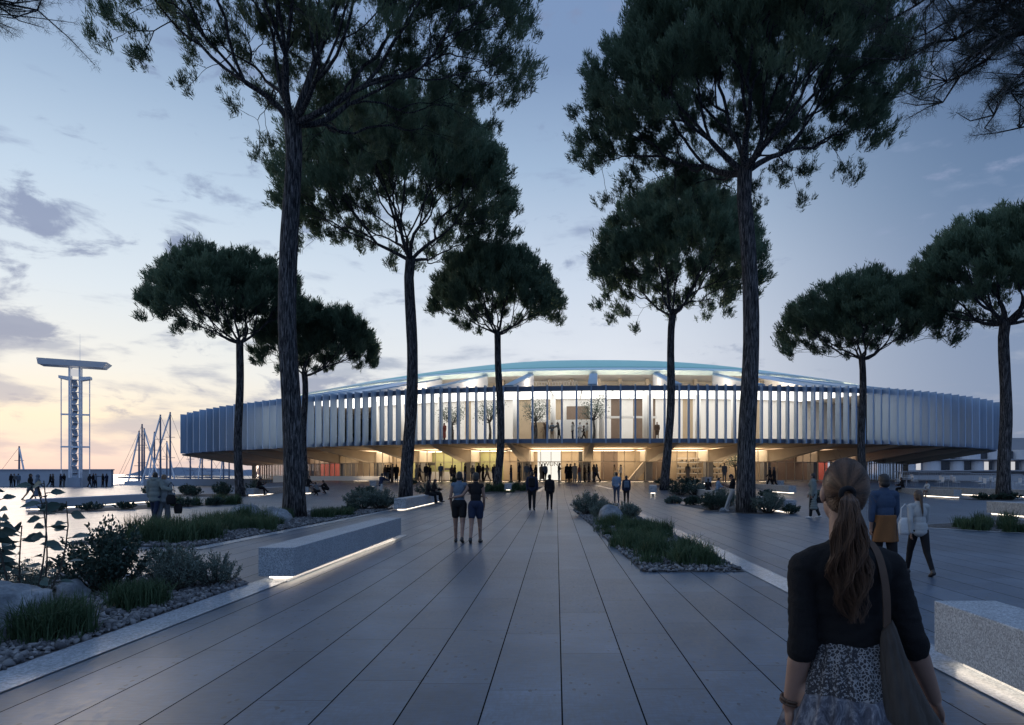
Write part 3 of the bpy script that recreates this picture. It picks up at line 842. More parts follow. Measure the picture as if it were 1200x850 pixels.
for px0, px1, z in ((496, 512, 2.75), (513, 528, 2.2), (545, 552, 2.65), (488, 505, 2.2), (560, 575, 2.2)):
    q, n, rz = place(0.785, (px0 + px1) / 2); mm = MB(); mm.box((q.x, q.y, z), (1.35 * (px1 - px0) / 15, 0.08, 0.28), rz); mm.build('menu_board', M['indark'], arena)
for px0, px1 in ((486, 532), (541, 585), (690, 702)):
    q, n, rz = place(0.795, (px0 + px1) / 2); mm = MB(); mm.box((q.x, q.y, 1.43), (4.4 * (px1 - px0) / 46, 0.7, 1.0), rz); mm.build('counter', M['inwhite'], arena)
q, n, rz = place(0.815, 735); q2, _, _ = place(0.80, 752)
mm = MB(); cs, sn = math.cos(rz), math.sin(rz)
b = [p3(q, .92), p3(q + Vector((.9, .1)), .92), p3(q + Vector((.9, 1.2)), .92), p3(q + Vector((0, 1.2)), .92)]
mm.hexa(b, [x + Vector((2.6, 0.0, 3.1)) for x in b]); mm.build('stair_flight', M['concrete'], arena)
# sign letters over the entrance hall
def letters(txt, px, s, z, size, mat):
    cu = bpy.data.curves.new('sign_letters', 'FONT'); cu.body = txt; cu.size = size; cu.extrude = 0.05; cu.align_x = 'CENTER'
    o = bpy.data.objects.new('sign_tmp', cu); COL.objects.link(o)
    me = bpy.data.meshes.new_from_object(o.evaluated_get(bpy.context.evaluated_depsgraph_get()))
    bpy.data.objects.remove(o)
    q, n, rz = place(s, px)
    me.materials.clear(); me.materials.append(mat)
    ob = bpy.data.objects.new('sign_lettering', me); link(ob, arena)
    ob.location = (q.x, q.y, z); ob.rotation_euler = (R(90), 0, rz if abs(rz) < 1.6 else rz + math.pi)
letters('NWUNI', 643.5, 0.792, 2.50, 0.62, M['column'])

# ---- roof
SC = 0.745; ZC = 12.15
def capz(s):        # dome profile
    u = s / SC
    return ZC + 0.42 + 5.6 * (1 - u ** 1.9)
ring_solid('roof_rim', [('s', SC, ZC), ('s', SC + 0.004, ZC + 0.45), ('s', SC - 0.03, ZC + 0.62), ('s', SC - 0.03, ZC)], M['paleblue'])
m = MB(); rings = []
for s in np.linspace(0.703, 0.02, 22):
    rings.append([p3(osc(TOTAL * i / 120, s), capz(s) + 0.02) for i in range(120)])
m.loft(rings, cap=True)
o = m.build('roof_dome', M['teal'], arena, True)
m = MB(); ring_strip(m, lambda a: p3(osc(a, SC - 0.006), capz(SC - 0.006) + 0.03), lambda a: p3(osc(a, 0.70), capz(0.70) + 0.035), 0, TOTAL, 160, flip=True)
m.build('dome_border', M['paleblue'], arena)
m = MB(); ring_strip(m, lambda a: p3(osc(a, SC - 0.004), ZC - 0.002), lambda a: p3(osc(a, 0.62), ZC - 0.25), 0, TOTAL, 160)
m.build('roof_eaves', M['whiteroof'], arena)
# inner drum seen through the openings
m = MB(); ring_strip(m, lambda a: p3(osc(a, 0.665), ZT - 0.5), lambda a: p3(osc(a, 0.665), ZC - 0.1), 0, TOTAL, 160)
m.build('roof_drum', M['drum'], arena)
m = MB(); ring_strip(m, lambda a: p3(inset(a, 0.3), ZT - 0.03), lambda a: p3(osc(a, 0.66), ZT + 0.0), 0, TOTAL, 160, flip=True)
m.build('roof_terrace', M['concrete'], arena)
for i in range(NB):
    a = BAY[i]
    if opt(a).y > 125: continue
    n = onorm(a); t = Vector((-n.y, n.x))
    o0 = opt(a); L = 3.0
    while L < 24 and sfac(*(o0 - n * L)) > SC + 0.003: L += 0.1
    T = o0 - n * L; B = o0 - n * 0.7
    w = 0.42
    zt, zb = ZC + 0.02, ZT + 0.12
    m = MB()
    m.hexa([p3(T - t * w, ZT - .02), p3(T + t * w, ZT - .02), p3(B + t * w, ZT - .02), p3(B - t * w, ZT - .02)],
           [p3(T - t * w, zt), p3(T + t * w, zt), p3(B + t * w, zb), p3(B - t * w, zb)])
    r_ = m.build('roof_rib', M['whiteroof'], arena)
    px_ = VX + o0.x / o0.y * FOC
    m = MB(); up = Vector((0, 0, 0.10)); w = 0.40 if abs(px_ - 690) < 260 else 0.10
    bl = [p3(T - t * w, zt + .01), p3(T + t * w, zt + .01), p3(B + t * w, zb + .01), p3(B - t * w, zb + .01)]
    m.hexa(bl, [x + up for x in bl]); m.build('rib_cover', M['ribblue'], r_)
# added glow strips, hidden from view, brighten the roof openings; columns of the clerestory
for i in range(NB):
    a0, a1 = BAY[i], BAY[i] + TOTAL / NB; am = (a0 + a1) / 2
    if opt(am).y > 100: continue
    m = MB(); ring_strip(m, lambda a: p3(osc(a, 0.845), ZT + 0.03), lambda a: p3(osc(a, 0.825), ZT + 0.03), a0 + 0.6, a1 - 0.6, 4)
    m.build('roof_fill_strip', M['roof_fill'], arena)
    for f in (0.28, 0.72):
        q = osc(a0 + (a1 - a0) * f, 0.70); n = onorm(am)
        mm = MB(); mm.box((q.x, q.y, (ZT + ZC) / 2), (0.5, 0.35, ZC - ZT - 0.3), math.atan2(n.y, n.x)); mm.build('roof_post', M['concrete'], arena)
# white outer roof skin towards the two ends, where no openings are left
for pa, pb in ((284, 440), (930, 1080)):
    a0, a1 = arc_at_px(pa, 0.9), arc_at_px(pb, 0.9)
    if a0 is None or a1 is None: continue
    m = MB(); 
    ring_strip(m, lambda a: p3(osc(a, 0.965), ZT + 0.03), lambda a: p3(osc(a, SC + 0.006), ZC + 0.1), a0, a1, 24, flip=True)
    m.build('roof_skin', M['whiteroof'], arena)
# lattice truss in the middle opening
q, n, rz = place(0.715, 646)
m = MB(); cs, sn = math.cos(rz), math.sin(rz)
def lp(u, z): return (q.x + u * cs, q.y + u * sn, z)
for k in range(-13, 14):
    for sgn in (-1, 1):
        u0 = k * 0.30; u1 = u0 + sgn * 0.9
        if abs(u0) < 3.9 and abs(u1) < 3.0: m.tube([lp(u0, ZT + 0.05), lp(u1, ZC - 0.35)], 0.028, 5)
m.build('roof_lattice', M['whiteroof'], arena)
# ------------------------------------------------------------------ umbrella pines
def unit(v): return v / np.maximum(np.linalg.norm(v, axis=-1, keepdims=True), 1e-9)

def blades(cent, dirs, length, width, rng, tone, curl=0.0, base_w=0.5):
    """diamond blades: cent (N,3) roots, dirs (N,3)"""
    N = len(cent)
    d = unit(dirs); r = unit(np.cross(d, unit(rng.normal(size=(N, 3)))))
    L = np.asarray(length).reshape(-1, 1); Wd = np.asarray(width).reshape(-1, 1)
    mid = cent + d * L * base_w
    tip = cent + d * L
    tip[:, 2] -= curl * L[:, 0]
    v = np.stack([cent, mid + r * Wd / 2, tip, mid - r * Wd / 2], 1).reshape(-1, 3)
    f = np.arange(N * 4).reshape(-1, 4)
    return v, f, np.repeat(tone, 4)

def pine(name, loc, zf, ztop, rad, r0, label, seed, ntarget=420, centre=(0, 0), tufts=6, per=15, bl=(0.30, 0.5), bw=(0.045, 0.07), lean=(0, 0), hollow=0.46, limbs=8, rim=0.12, group='umbrella pines on the square', flat=2.2, dens_bottom=1.0, twig=0.012):
    rng = np.random.default_rng(seed)
    root = empty(name, loc, 0, label, 'tree', group)
    H = ztop - zf
    # crown targets
    ph = rng.uniform(0, 6.28, 6)
    T = []
    while len(T) < ntarget:
        az = rng.uniform(0, 2 * np.pi); rho = math.sqrt(rng.uniform(0.0, 1.0))
        lobe = 0.92 + 0.08 * math.sin(2 * az + ph[0]) + 0.07 * math.sin(3 * az + ph[1]) + 0.07 * math.sin(5 * az + ph[2])
        tz = 1 - 0.10 * (1 + math.sin(3 * az + 5 * rho + ph[3])) / 2 - 0.08 * (1 + math.sin(7 * rho + 4 * az + ph[4])) / 2
        zt = zf + H * (0.26 + (tz - 0.26) * math.sqrt(max(0.0, 1 - rho ** flat)))
        zb = zf + H * (rim - 0.01 + hollow * (1 - rho ** 1.9))
        if zb >= zt: continue
        u = rng.beta(1.9, 0.95)
        z = zb + (zt - zb) * u
        T.append((centre[0] + rad * lobe * rho * math.cos(az), centre[1] + rad * lobe * rho * math.sin(az), z))
    T = np.array(T)
    fork = np.array([lean[0], lean[1], zf])
    wood = MB(); nodes = []
    def wob(a, b, k, amp):
        out = []
        L = np.linalg.norm(b - a)
        o = rng.normal(size=3) * amp * L
        for i in range(k + 1):
            t = i / k
            out.append(a + (b - a) * t + o * math.sin(math.pi * t))
        return out
    def kmeans(S, k):
        c = S[rng.choice(len(S), k, replace=False)]
        for _ in range(5):
            lab = np.argmin(((S[:, None] - c[None]) ** 2).sum(-1), 1)
            c = np.array([S[lab == j].mean(0) if (lab == j).any() else c[j] for j in range(k)])
        return lab
    rmax = r0 * (0.60 if r0 > 0.42 or r0 < 0.38 else 0.72)
    def radius(n): return max(twig, rmax * (n / ntarget) ** 0.5 * 1.15)
    def grow(p, S, depth, pd):
        n = len(S)
        if n == 0: return
        if n == 1:
            pts = wob(p, S[0], 2, 0.08)
            wood.tube(pts, [twig * 1.2, twig, twig * 0.6], 3, False); return
        k = 2 if depth > 0 else min(limbs, n)
        if depth == 1: k = min(3, n)
        lab = kmeans(S, k)
        for j in range(k):
            sub = S[lab == j]
            if not len(sub): continue
            c = sub.mean(0)
            fr = 0.42 if depth else 0.34
            q = p + (c - p) * fr
            if depth == 0: q = q + np.array([0, 0, -0.10 * np.linalg.norm((c - p)[:2]) ])
            elif depth == 1: q = q + np.array([0, 0, -0.05 * np.linalg.norm((c - p)[:2])])
            q = q + rng.normal(size=3) * 0.05 * np.linalg.norm(q - p)
            ra = radius(len(sub)) * (1.25 if depth == 0 else 1.0); rb = radius(len(sub)) * 0.86
            sides = 7 if len(sub) > 60 else (5 if len(sub) > 8 else 4)
            kk = 3 if len(sub) > 4 else 2
            pts = wob(p, q, kk, 0.07)
            wood.tube(pts, list(np.linspace(ra, rb, kk + 1)), sides, False)
            grow(q, sub, depth + 1, q - p)
    # trunk with flare, slight bends
    nk = 14; pts, rd = [], []
    bend = rng.normal(size=2) * r0 * 0.35
    for i in range(nk + 1):
        t = i / nk
        x = lean[0] * t + bend[0] * math.sin(t * math.pi) + 0.25 * r0 * math.sin(t * 7 + ph[0])
        y = lean[1] * t + bend[1] * math.sin(t * math.pi)
        rr_ = r0 * (0.96 - 0.22 * t) + r0 * 0.20 * math.exp(-t * zf / (r0 * 1.6))
        if t > 0.93: rr_ *= 1.06
        if i == 0: z = -0.15
        else: z = zf * t
        pts.append((x * (1 if i < nk else 1), y, z)); rd.append(rr_)
    pts[-1] = tuple(fork + np.array([0, 0, 0.15])); 
    tr = MB(); tr.tube(pts, rd, 20, True)
    # bark ridges in the geometry
    t_ = tr.build('trunk', M['bark'], root, True)
    me = t_.data
    for v in me.vertices:
        c_ = v.co; k = min(nk, max(0, int(round(c_.z / zf * nk)))); ax = pts[k]
        dx, dy = c_.x - ax[0], c_.y - ax[1]; an = math.atan2(dy, dx)
        s_ = 1 + 0.06 * mnoise.noise(Vector((math.cos(an) * 2.2 + seed, math.sin(an) * 2.2, c_.z * 0.35))) * 2
        v.co.x = ax[0] + dx * s_; v.co.y = ax[1] + dy * s_
    grow(fork, T, 0, None)
    wood.build('branches', M['bark'], root, True)
    # foliage: upright tufts round each twig end
    n = len(T)
    cl_t = rng.uniform(0, 1, n)
    ctr = np.repeat(T, tufts, 0) + rng.normal(size=(n * tufts, 3)) * np.array([0.030, 0.030, 0.022]) * rad
    outw = unit(ctr - np.array([centre[0], centre[1], zf + 0.15 * H]))
    ax = unit(outw * np.array([0.55, 0.55, 0.15]) + np.array([0, 0, 1.0]) + rng.normal(size=ctr.shape) * 0.20)
    m_ = len(ctr)
    hts = rng.uniform(0.5, 1.15, m_) * bl[1] * 1.6
    u = rng.uniform(0, 1, (m_, per, 1))
    root_p = ctr[:, None] + ax[:, None] * u * hts[:, None, None]
    dirs = ax[:, None] * 1.0 + rng.normal(size=(m_, per, 3)) * 0.36
    root_p = root_p + rng.normal(size=root_p.shape) * (0.16 * bl[1])
    N = m_ * per
    tone = np.clip(np.repeat(np.repeat(cl_t, tufts) * 0.5 + rng.uniform(0, .3, m_), per) + rng.uniform(0, 0.25, N), 0, 1)
    v, f, tn = blades(root_p.reshape(-1, 3), dirs.reshape(-1, 3), rng.uniform(bl[0], bl[1], N), rng.uniform(bw[0], bw[1], N), rng, tone)
    np_obj('crown', np_mesh('crown', v, f, M['pine'], tone=tn), root)
    return root

def at(px, d): return ((px - VX) / FOC * d, d, gz((px - VX) / FOC * d, d))
pine('umbrella_pine', at(343, 25.9), 14.9, 25.5, 7.3, 0.39, 'tallest pine with thick ribbed trunk, beside two boulders', 11, 720, (1.7, 0.4), 12, 38, (0.14, 0.32), (0.022, 0.036), rim=0.0, hollow=0.34, dens_bottom=1, flat=2.4, limbs=8)
pine('umbrella_pine', at(477, 48.9), 16.9, 28.8, 9.3, 0.46, 'dense pine rising behind the bench with the seated pair', 23, 760, (-0.3, 0), 10, 30, (0.26, 0.48), (0.042, 0.07), lean=(0.25, 0), rim=0.02)
pine('umbrella_pine', at(583, 54.5), 12.4, 19.3, 5.5, 0.33, 'slim pine in a low green bed facing the shopfronts', 31, 440, (0, 0), 9, 26, (0.26, 0.46), (0.042, 0.07), rim=0.05, hollow=0.34)
pine('umbrella_pine', at(780, 53.5), 13.6, 24.4, 7.0, 0.36, 'leaning pine beside a short bench before the shop shelves', 47, 620, (1.0, 0), 10, 28, (0.26, 0.48), (0.042, 0.07), lean=(0.55, 0), rim=-0.02, hollow=0.42)
pine('umbrella_pine', at(876, 29.6), 14.7, 23.8, 7.4, 0.41, 'tall pine a person leans against', 59, 820, (-0.3, 0.5), 12, 38, (0.15, 0.33), (0.024, 0.04), rim=-0.02, hollow=0.40, lean=(-0.12, 0), flat=2.4)
pine('umbrella_pine', at(281, 50.8), 11.4, 18.4, 5.9, 0.33, 'wide pine by the left end of the arena, rooted among low shrubs', 67, 460, (-1.1, 0), 9, 26, (0.26, 0.46), (0.042, 0.07), rim=0.10, hollow=0.36)
pine('umbrella_pine', at(357, 57.0), 9.6, 15.6, 4.9, 0.30, 'smallest pine, half hidden behind the thick ribbed trunk', 71, 400, (1.1, 0), 9, 26, (0.26, 0.46), (0.042, 0.07), rim=0.02, hollow=0.30)
pine('umbrella_pine', at(1010, 50.0), 9.9, 16.0, 5.9, 0.30, 'spreading pine behind the woman with the ponytail', 83, 460, (0.2, 0), 9, 26, (0.24, 0.44), (0.04, 0.065), rim=0.03, hollow=0.42)
pine('umbrella_pine', at(1178, 44.4), 11.4, 18.9, 6.9, 0.42, 'dark pine beyond the long white bench at the edge of the square', 97, 560, (0.6, 0), 9, 28, (0.24, 0.44), (0.04, 0.065), rim=0.0, hollow=0.34)

def near_pine(loc, zf, tips, label, seed):
    """a pine whose trunk stands beside the viewer; long boughs with needle whorls reach into the picture"""
    rng = np.random.default_rng(seed)
    root = empty('overhanging_pine', loc, 0, label, 'tree')
    tr = MB(); tr.tube([(0, 0, -.1), (0.1, 0, 3), (0, .1, 6), (0.05, 0, zf), (0, 0, zf + 3)], [.42, .33, .3, .27, .12], 16); tr.build('trunk', M['bark'], root, True)
    wood = MB(); ends = []
    for tip in tips:
        p = np.array([0, 0, zf + rng.uniform(-.4, .8)]); q = np.array(tip, float) - np.array(loc)
        k = 9; pts = []
        for i in range(k + 1):
            t = i / k
            pts.append(p + (q - p) * t + np.array([0, 0, 0.9 * math.sin(math.pi * t)]) + rng.normal(size=3) * 0.09 * (0 < i < k))
        wood.tube(pts, list(np.linspace(.10, .015, k + 1)), 6, False)
        for i in range(3, k + 1):
            for _ in range(7 if i < k else 4):
                d = q - p; d = d / np.linalg.norm(d)
                e = pts[i] + d * rng.uniform(-.3, .9) + rng.normal(size=3) * np.array([.5, .5, .38]) * (1.25 - .5 * i / k)
                wood.tube([pts[i], (pts[i] + e) / 2 + rng.normal(size=3) * .06, e], [.016, .011, .006], 4, False)
                for u in np.linspace(.35, 1, 5):
                    ends.append((pts[i] + (e - pts[i]) * u, e - pts[i]))
    wood.build('branches', M['bark'], root, True)
    E = np.array([e[0] for e in ends]); D = unit(np.array([e[1] for e in ends]))
    per = 44
    rp = np.repeat(E, per, 0) + rng.normal(size=(len(E) * per, 3)) * 0.035
    dr = np.repeat(D, per, 0) * 0.55 + unit(rng.normal(size=(len(E) * per, 3)))
    N = len(rp)
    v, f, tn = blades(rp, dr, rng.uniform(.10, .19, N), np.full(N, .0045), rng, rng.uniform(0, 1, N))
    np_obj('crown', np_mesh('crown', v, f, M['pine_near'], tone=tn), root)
TR = (12.6, 15.0, 0)
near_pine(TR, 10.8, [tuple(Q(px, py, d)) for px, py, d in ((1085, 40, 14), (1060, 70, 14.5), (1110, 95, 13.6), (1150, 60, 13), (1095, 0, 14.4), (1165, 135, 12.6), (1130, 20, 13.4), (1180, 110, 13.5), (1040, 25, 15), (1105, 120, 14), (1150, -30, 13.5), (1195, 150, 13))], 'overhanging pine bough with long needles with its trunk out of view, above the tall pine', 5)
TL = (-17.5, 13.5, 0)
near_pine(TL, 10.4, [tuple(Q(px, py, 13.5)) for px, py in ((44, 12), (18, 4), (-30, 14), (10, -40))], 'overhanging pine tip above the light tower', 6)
# ------------------------------------------------------------------ benches: stone blocks on a recessed plinth with a lamp strip under the edge
def bench(x0, y0, y1, label, w=0.54, h=0.54, mat='granite_far', rz=0.0, lit=True, z=None):
    L = y1 - y0; cx, cy_ = x0, (y0 + y1) / 2
    zz = gz(cx, cy_) if z is None else z
    e = empty('stone_bench', (cx, cy_, zz), rz, label, 'bench', 'stone benches on the square')
    gp = 0.10 if y0 < 20 else 0.055
    m = MB(); m.box((0, 0, (h + gp) / 2), (w, L, h - gp)); m.build('block', M[mat], e, bevel=0.008)
    m = MB(); m.box((0, 0, gp / 2), (w - 0.32, L - 0.32, gp - 0.002)); m.build('plinth', M['inwhite'], e)
    if lit:
        m = MB(); hw, hl = w / 2 - 0.13, L / 2 - 0.13
        zl = gp - 0.025
        m.box((hw, 0, zl), (0.03, 2 * hl, 0.03)); m.box((-hw, 0, zl), (0.03, 2 * hl, 0.03)); m.box((0, -hl, zl), (2 * hw - 0.04, 0.03, 0.03)); m.box((0, hl, zl), (2 * hw - 0.04, 0.03, 0.03))
        m.build('lamp_strip', M['led'], e)
    return e
bench(-4.25, 10.35, 17.5, 'long speckled stone bench glowing underneath, beside the gravel bed with bushes', mat='granite')
bench(3.59, 1.6, 6.0, 'speckled stone bench beside the woman with the ponytail', mat='granite')
bench(-7.15, 31.2, 41.0, 'ribbed pale bench carrying the pair dressed in black')
bench(7.3, 48.2, 55.0, 'short pale bench in front of the leaning pine', rz=R(-8))
bench(10.4, 43, 51, 'pale bench with two readers, behind grey-green bushes')
bench(10.0, 29.2, 36.5, 'pale bench at the foot of the tall pine, lit below its near end')
bench(16.6, 48.0, 56.0, 'low pale bench behind the two striding men')
bench(17.9, 54.5, 57.5, 'small pale block beyond the two striding men')
bench(26.7, 45.4, 53.0, 'long pale bench behind the man in the blue shirt')
bench(30.4, 46.5, 55.0, 'pale bench behind the dark pine at the edge of the square')
bench(33.5, 45, 52, 'pale bench past the dark pine, farthest from the arena')
bench(18.1, 24.4, 28.3, 'plain stone bench behind the dark reed bed')
bench(-24.2, 31.5, 42.8, 'long low grey bench crossing in front of the bright square', w=0.6, h=0.5, mat='seawall')
bench(-22.9, 51, 57.2, 'pale bench where a lone person sits cross-legged')
bench(-16.0, 59.5, 64.5, 'pale bench near the shopfronts beside the cyclist', z=0.55)
bench(-3.7, 52.2, 56.4, 'pale bench beside the slim pine in the green bed')
bench(13.0, 58.4, 60.0, 'small white block by the shop entrance', h=0.6)

# ------------------------------------------------------------------ plants and stones
def rock(name, c, r, label, seed, sub=4):
    bm = bmesh.new(); bmesh.ops.create_icosphere(bm, subdivisions=sub, radius=1.0)
    rs = random.Random(seed); off = Vector((rs.uniform(-9, 9), rs.uniform(-9, 9), rs.uniform(-9, 9)))
    planes = []
    for _ in range(11):
        n = Vector((rs.gauss(0, 1), rs.gauss(0, 1), rs.gauss(0, .8))).normalized(); planes.append((n, rs.uniform(.66, .92)))
    for v in bm.verts:
        p = v.co.copy()
        for n, dd in planes:
            k = p.dot(n)
            if k > dd: p -= n * (k - dd) * 0.85
        f = 1 + 0.15 * mnoise.noise(p * 1.6 + off) + 0.09 * mnoise.noise(p * 4.5 + off) + 0.04 * mnoise.noise(p * 12 + off)
        p *= f
        v.co = Vector((p.x * r[0], p.y * r[1], max(p.z, -0.35) * r[2]))
    me = bpy.data.meshes.new(name); bm.to_mesh(me); bm.free(); me.materials.append(M['rock'])
    for p in me.polygons: p.use_smooth = True
    o = np_obj(name, me); o.location = (c[0], c[1], gz(c[0], c[1]) + r[2] * 0.22); o.rotation_euler = (0, 0, rs.uniform(0, 6))
    return tag(o, label, 'boulder')
rock('boulder', (-5.72, 7.0), (0.56, 0.62, 0.56), 'large grey boulder in the near gravel, under the big-leaved plant', 1, 5)
rock('boulder', (-6.35, 8.95), (0.24, 0.20, 0.24), 'small grey stone between the large boulder and the dark bush', 2)
rock('boulder', (-10.7, 23.4), (0.66, 0.7, 0.52), 'rounded boulder at the end of the grass, left of its twin', 3)
rock('boulder', (-9.45, 22.9), (0.56, 0.6, 0.44), 'rounded boulder nearest the ribbed pine trunk', 4)
rock('boulder', (1.88, 23.2), (0.46, 0.6, 0.50), 'pale boulder among shrubs at the head of the middle planter', 5)
rock('boulder', (7.25, 29.7), (0.16, 0.16, 0.16), 'little stone by the foot of the person leaning on the pine', 6)
rock('boulder', (-4.86, 9.9), (0.10, 0.10, 0.08), 'fist-sized stone by the kerb under the grey shrub', 7, 3)

def pebbles():
    rng = np.random.default_rng(3)
    base = np.array([(1, 0, 0), (-1, 0, 0), (0, 1, 0), (0, -1, 0), (0, 0, 1), (0, 0, -1)], float)
    # rounded 14-point stone
    cor = np.array([(x, y, z) for x in (-1, 1) for y in (-1, 1) for z in (-1, 1)], float) * 0.62
    base = np.vstack([base, cor])
    fs = []
    def ci(x, y, z): return 6 + (0 if x < 0 else 4) + (0 if y < 0 else 2) + (0 if z < 0 else 1)
    for ax, sg, idx in ((0, 1, 0), (0, -1, 1), (1, 1, 2), (1, -1, 3), (2, 1, 4), (2, -1, 5)):
        sq = []
        for a_, b_ in ((-1, -1), (1, -1), (1, 1), (-1, 1)):
            p = [0, 0, 0]; p[ax] = sg; p[(ax + 1) % 3] = a_; p[(ax + 2) % 3] = b_ ; sq.append(ci(*p))
        for i in range(4):
            f = (idx, sq[i], sq[(i + 1) % 4]); fs.append(f if sg > 0 else f[::-1])
    fs = np.array(fs)
    def scatter(name, poly, n, r0, r1):
        P_ = np.array(poly); out = []
        lo, hi = P_.min(0), P_.max(0)
        while len(out) < n:
            q = rng.uniform(lo, hi)
            ins = False; j = len(P_) - 1
            for i in range(len(P_)):
                if ((P_[i, 1] > q[1]) != (P_[j, 1] > q[1])) and q[0] < (P_[j, 0] - P_[i, 0]) * (q[1] - P_[i, 1]) / (P_[j, 1] - P_[i, 1]) + P_[i, 0]: ins = not ins
                j = i
            if ins: out.append(q)
        out = np.array(out)
        sc = rng.uniform(r0, r1, (n, 1)) * rng.uniform(0.6, 1.25, (n, 3)); sc[:, 2] *= 0.75
        jit = rng.normal(size=(n, 14, 3)) * 0.25
        v = (base[None] + jit) * sc[:, None]
        an = rng.uniform(0, 6.28, n); tl = rng.normal(size=n) * .5
        c_, s_ = np.cos(an)[:, None], np.sin(an)[:, None]
        x, y, z = v[..., 0].copy(), v[..., 1].copy(), v[..., 2].copy()
        y2 = y * np.cos(tl)[:, None] - z * np.sin(tl)[:, None]; z2 = y * np.sin(tl)[:, None] + z * np.cos(tl)[:, None]
        v = np.stack([x * c_ - y2 * s_ + out[:, :1], x * s_ + y2 * c_ + out[:, 1:2], z2 + (sc[:, 2:3] * 0.55) + 0.008 + rng.uniform(0, .02, (n, 1))], -1)
        F = (fs[None] + (np.arange(n) * 14)[:, None, None]).reshape(-1, 3)
        tn = np.repeat(rng.uniform(0, 1, n), 14)
        me = np_mesh(name, v.reshape(-1, 3), F, M['pebble'], tone=tn)
        o = np_obj(name, me); tag(o, kind='stuff')
    vis = [(-4.68, 4.2), (-4.62, 10.2), (-5.1, 10.7), (-8.1, 11.1), (-7.0, 6.0), (-5.6, 4.2)]
    scatter('gravel', vis, 9000, 0.018, 0.042)
    scatter('gravel', BED_MID, 9000, 0.018, 0.038)
    scatter('gravel', BED_LEFT, 9000, 0.022, 0.045)
pebbles()

def grass_mesh(name, pts, per, h, rng, spread=0.08, w=0.012, lean=0.45, mat='grass', seg=True):
    """bent blades (two quads each) from root points"""
    n = len(pts) * per
    root = np.repeat(np.asarray(pts), per, 0) + np.c_[rng.normal(size=(n, 2)) * spread, np.zeros(n)]
    az = rng.uniform(0, 2 * np.pi, n); ln = np.abs(rng.normal(size=n)) * lean
    hh = h * rng.uniform(0.45, 1.15, n)
    dx, dy = np.cos(az) * ln, np.sin(az) * ln
    px_, py_ = -np.sin(az), np.cos(az)
    rz_ = rng.uniform(0, 2 * np.pi, n); px_, py_ = np.cos(rz_), np.sin(rz_)
    P0 = root; P1 = root + np.c_[dx * hh * .35, dy * hh * .35, hh * .6]; P2 = root + np.c_[dx * hh, dy * hh, hh * (1 - .25 * np.minimum(ln, 1.2))]
    sd = np.c_[px_, py_, np.zeros(n)] * w / 2
    v = np.stack([P0 - sd, P0 + sd, P1 + sd * .85, P1 - sd * .85, P2], 1).reshape(-1, 3)
    i = np.arange(n)[:, None] * 5
    f = np.concatenate([i + np.array([[0, 1, 2, 3]]), i + np.array([[3, 2, 4, 4]])], 0)
    # second face is a triangle: build as quads with a tiny repeated tip offset
    v2 = np.stack([P0 - sd, P0 + sd, P1 + sd * .85, P1 - sd * .85, P2 + sd * .08, P2 - sd * .08], 1).reshape(-1, 3)
    i = np.arange(n)[:, None] * 6
    f = np.concatenate([i + np.array([[0, 1, 2, 3]]), i + np.array([[3, 2, 4, 5]])], 0)
    tone = np.repeat(np.clip(rng.normal(.45, .28, n), 0, 1), 6)
    return np_mesh(name, v2, f, M[mat], tone=tone)
def tuft(loc, h, rad, n, label, seed, w=0.012, lean=.5, group='grass clumps'):
    rng = np.random.default_rng(seed)
    k = max(6, n // 22)
    a = rng.uniform(0, 6.28, k); r = rad * np.sqrt(rng.uniform(0, 1, k))
    pts = np.c_[r * np.cos(a), r * np.sin(a), np.zeros(k)]
    o = np_obj('grass_clump', grass_mesh('grass_clump', pts, 22, h, rng, rad * .14, w, lean)); o.location = (loc[0], loc[1], gz(*loc[:2]))
    return tag(o, label, 'grass clump', group)
tuft((-5.05, 6.85), .44, .30, 1500, 'spiky grass clump in front of the large boulder', 1)
tuft((-5.15, 8.45), .36, .30, 1300, 'dark grass clump below the grey shrub, by the kerb', 2)
tuft((-5.35, 6.2), .32, .20, 700, 'grass clump at the foot of the large boulder, partly cut off', 3)
tuft((-8.75, 25.6), .45, .36, 700, 'grass tuft at the base of the ribbed pine trunk', 4, .016)
tuft((-9.1, 22.0), .34, .25, 420, 'low tuft in front of the two boulders', 5, .016)
tuft((-8.55, 27.0), .40, .5, 700, 'round green tuft alone in the gravel past the ribbed trunk', 6, .018)
tuft((-10.2, 25.0), .45, .5, 600, 'tuft behind the two boulders', 12, .018)
def grass_area(label_i, spots, per, h, seed, w=.014, lean=.4, spread=.1):
    rng = np.random.default_rng(seed); vs, fs, ts = [], [], []; cnt = 0
    for x, y, rx, ry, n in spots:
        nc = max(4, n // 9)
        for _ in range(nc):
            a = rng.uniform(0, 6.28); r = math.sqrt(rng.uniform(0, 1)); cx, cy_ = x + rx * r * math.cos(a), y + ry * r * math.sin(a)
            k = 9; pts = np.c_[cx + rng.normal(size=k) * spread * .8, cy_ + rng.normal(size=k) * spread * .8, np.full(k, gz(cx, cy_))]
            hh = h * rng.uniform(.55, 1.35)
            me = grass_mesh('tmp', pts, per, hh, rng, spread * .55, w, lean * rng.uniform(.7, 1.5))
            nv = len(me.vertices); co_ = np.empty(nv * 3, np.float32); me.vertices.foreach_get('co', co_); fi = np.empty(len(me.loops), np.int32); me.loops.foreach_get('vertex_index', fi)
            tn = np.empty(nv, np.float32); me.attributes['tone'].data.foreach_get('value', tn)
            vs.append(co_.reshape(-1, 3)); fs.append(fi.reshape(-1, 4) + cnt); ts.append(np.clip(tn * .6 + rng.uniform(-.1, .45), 0, 1)); cnt += nv; bpy.data.meshes.remove(me)
    o = np_obj('grass', np_mesh('grass', np.concatenate(vs), np.concatenate(fs), M['grass'], tone=np.concatenate(ts))); tag(o, kind='stuff')
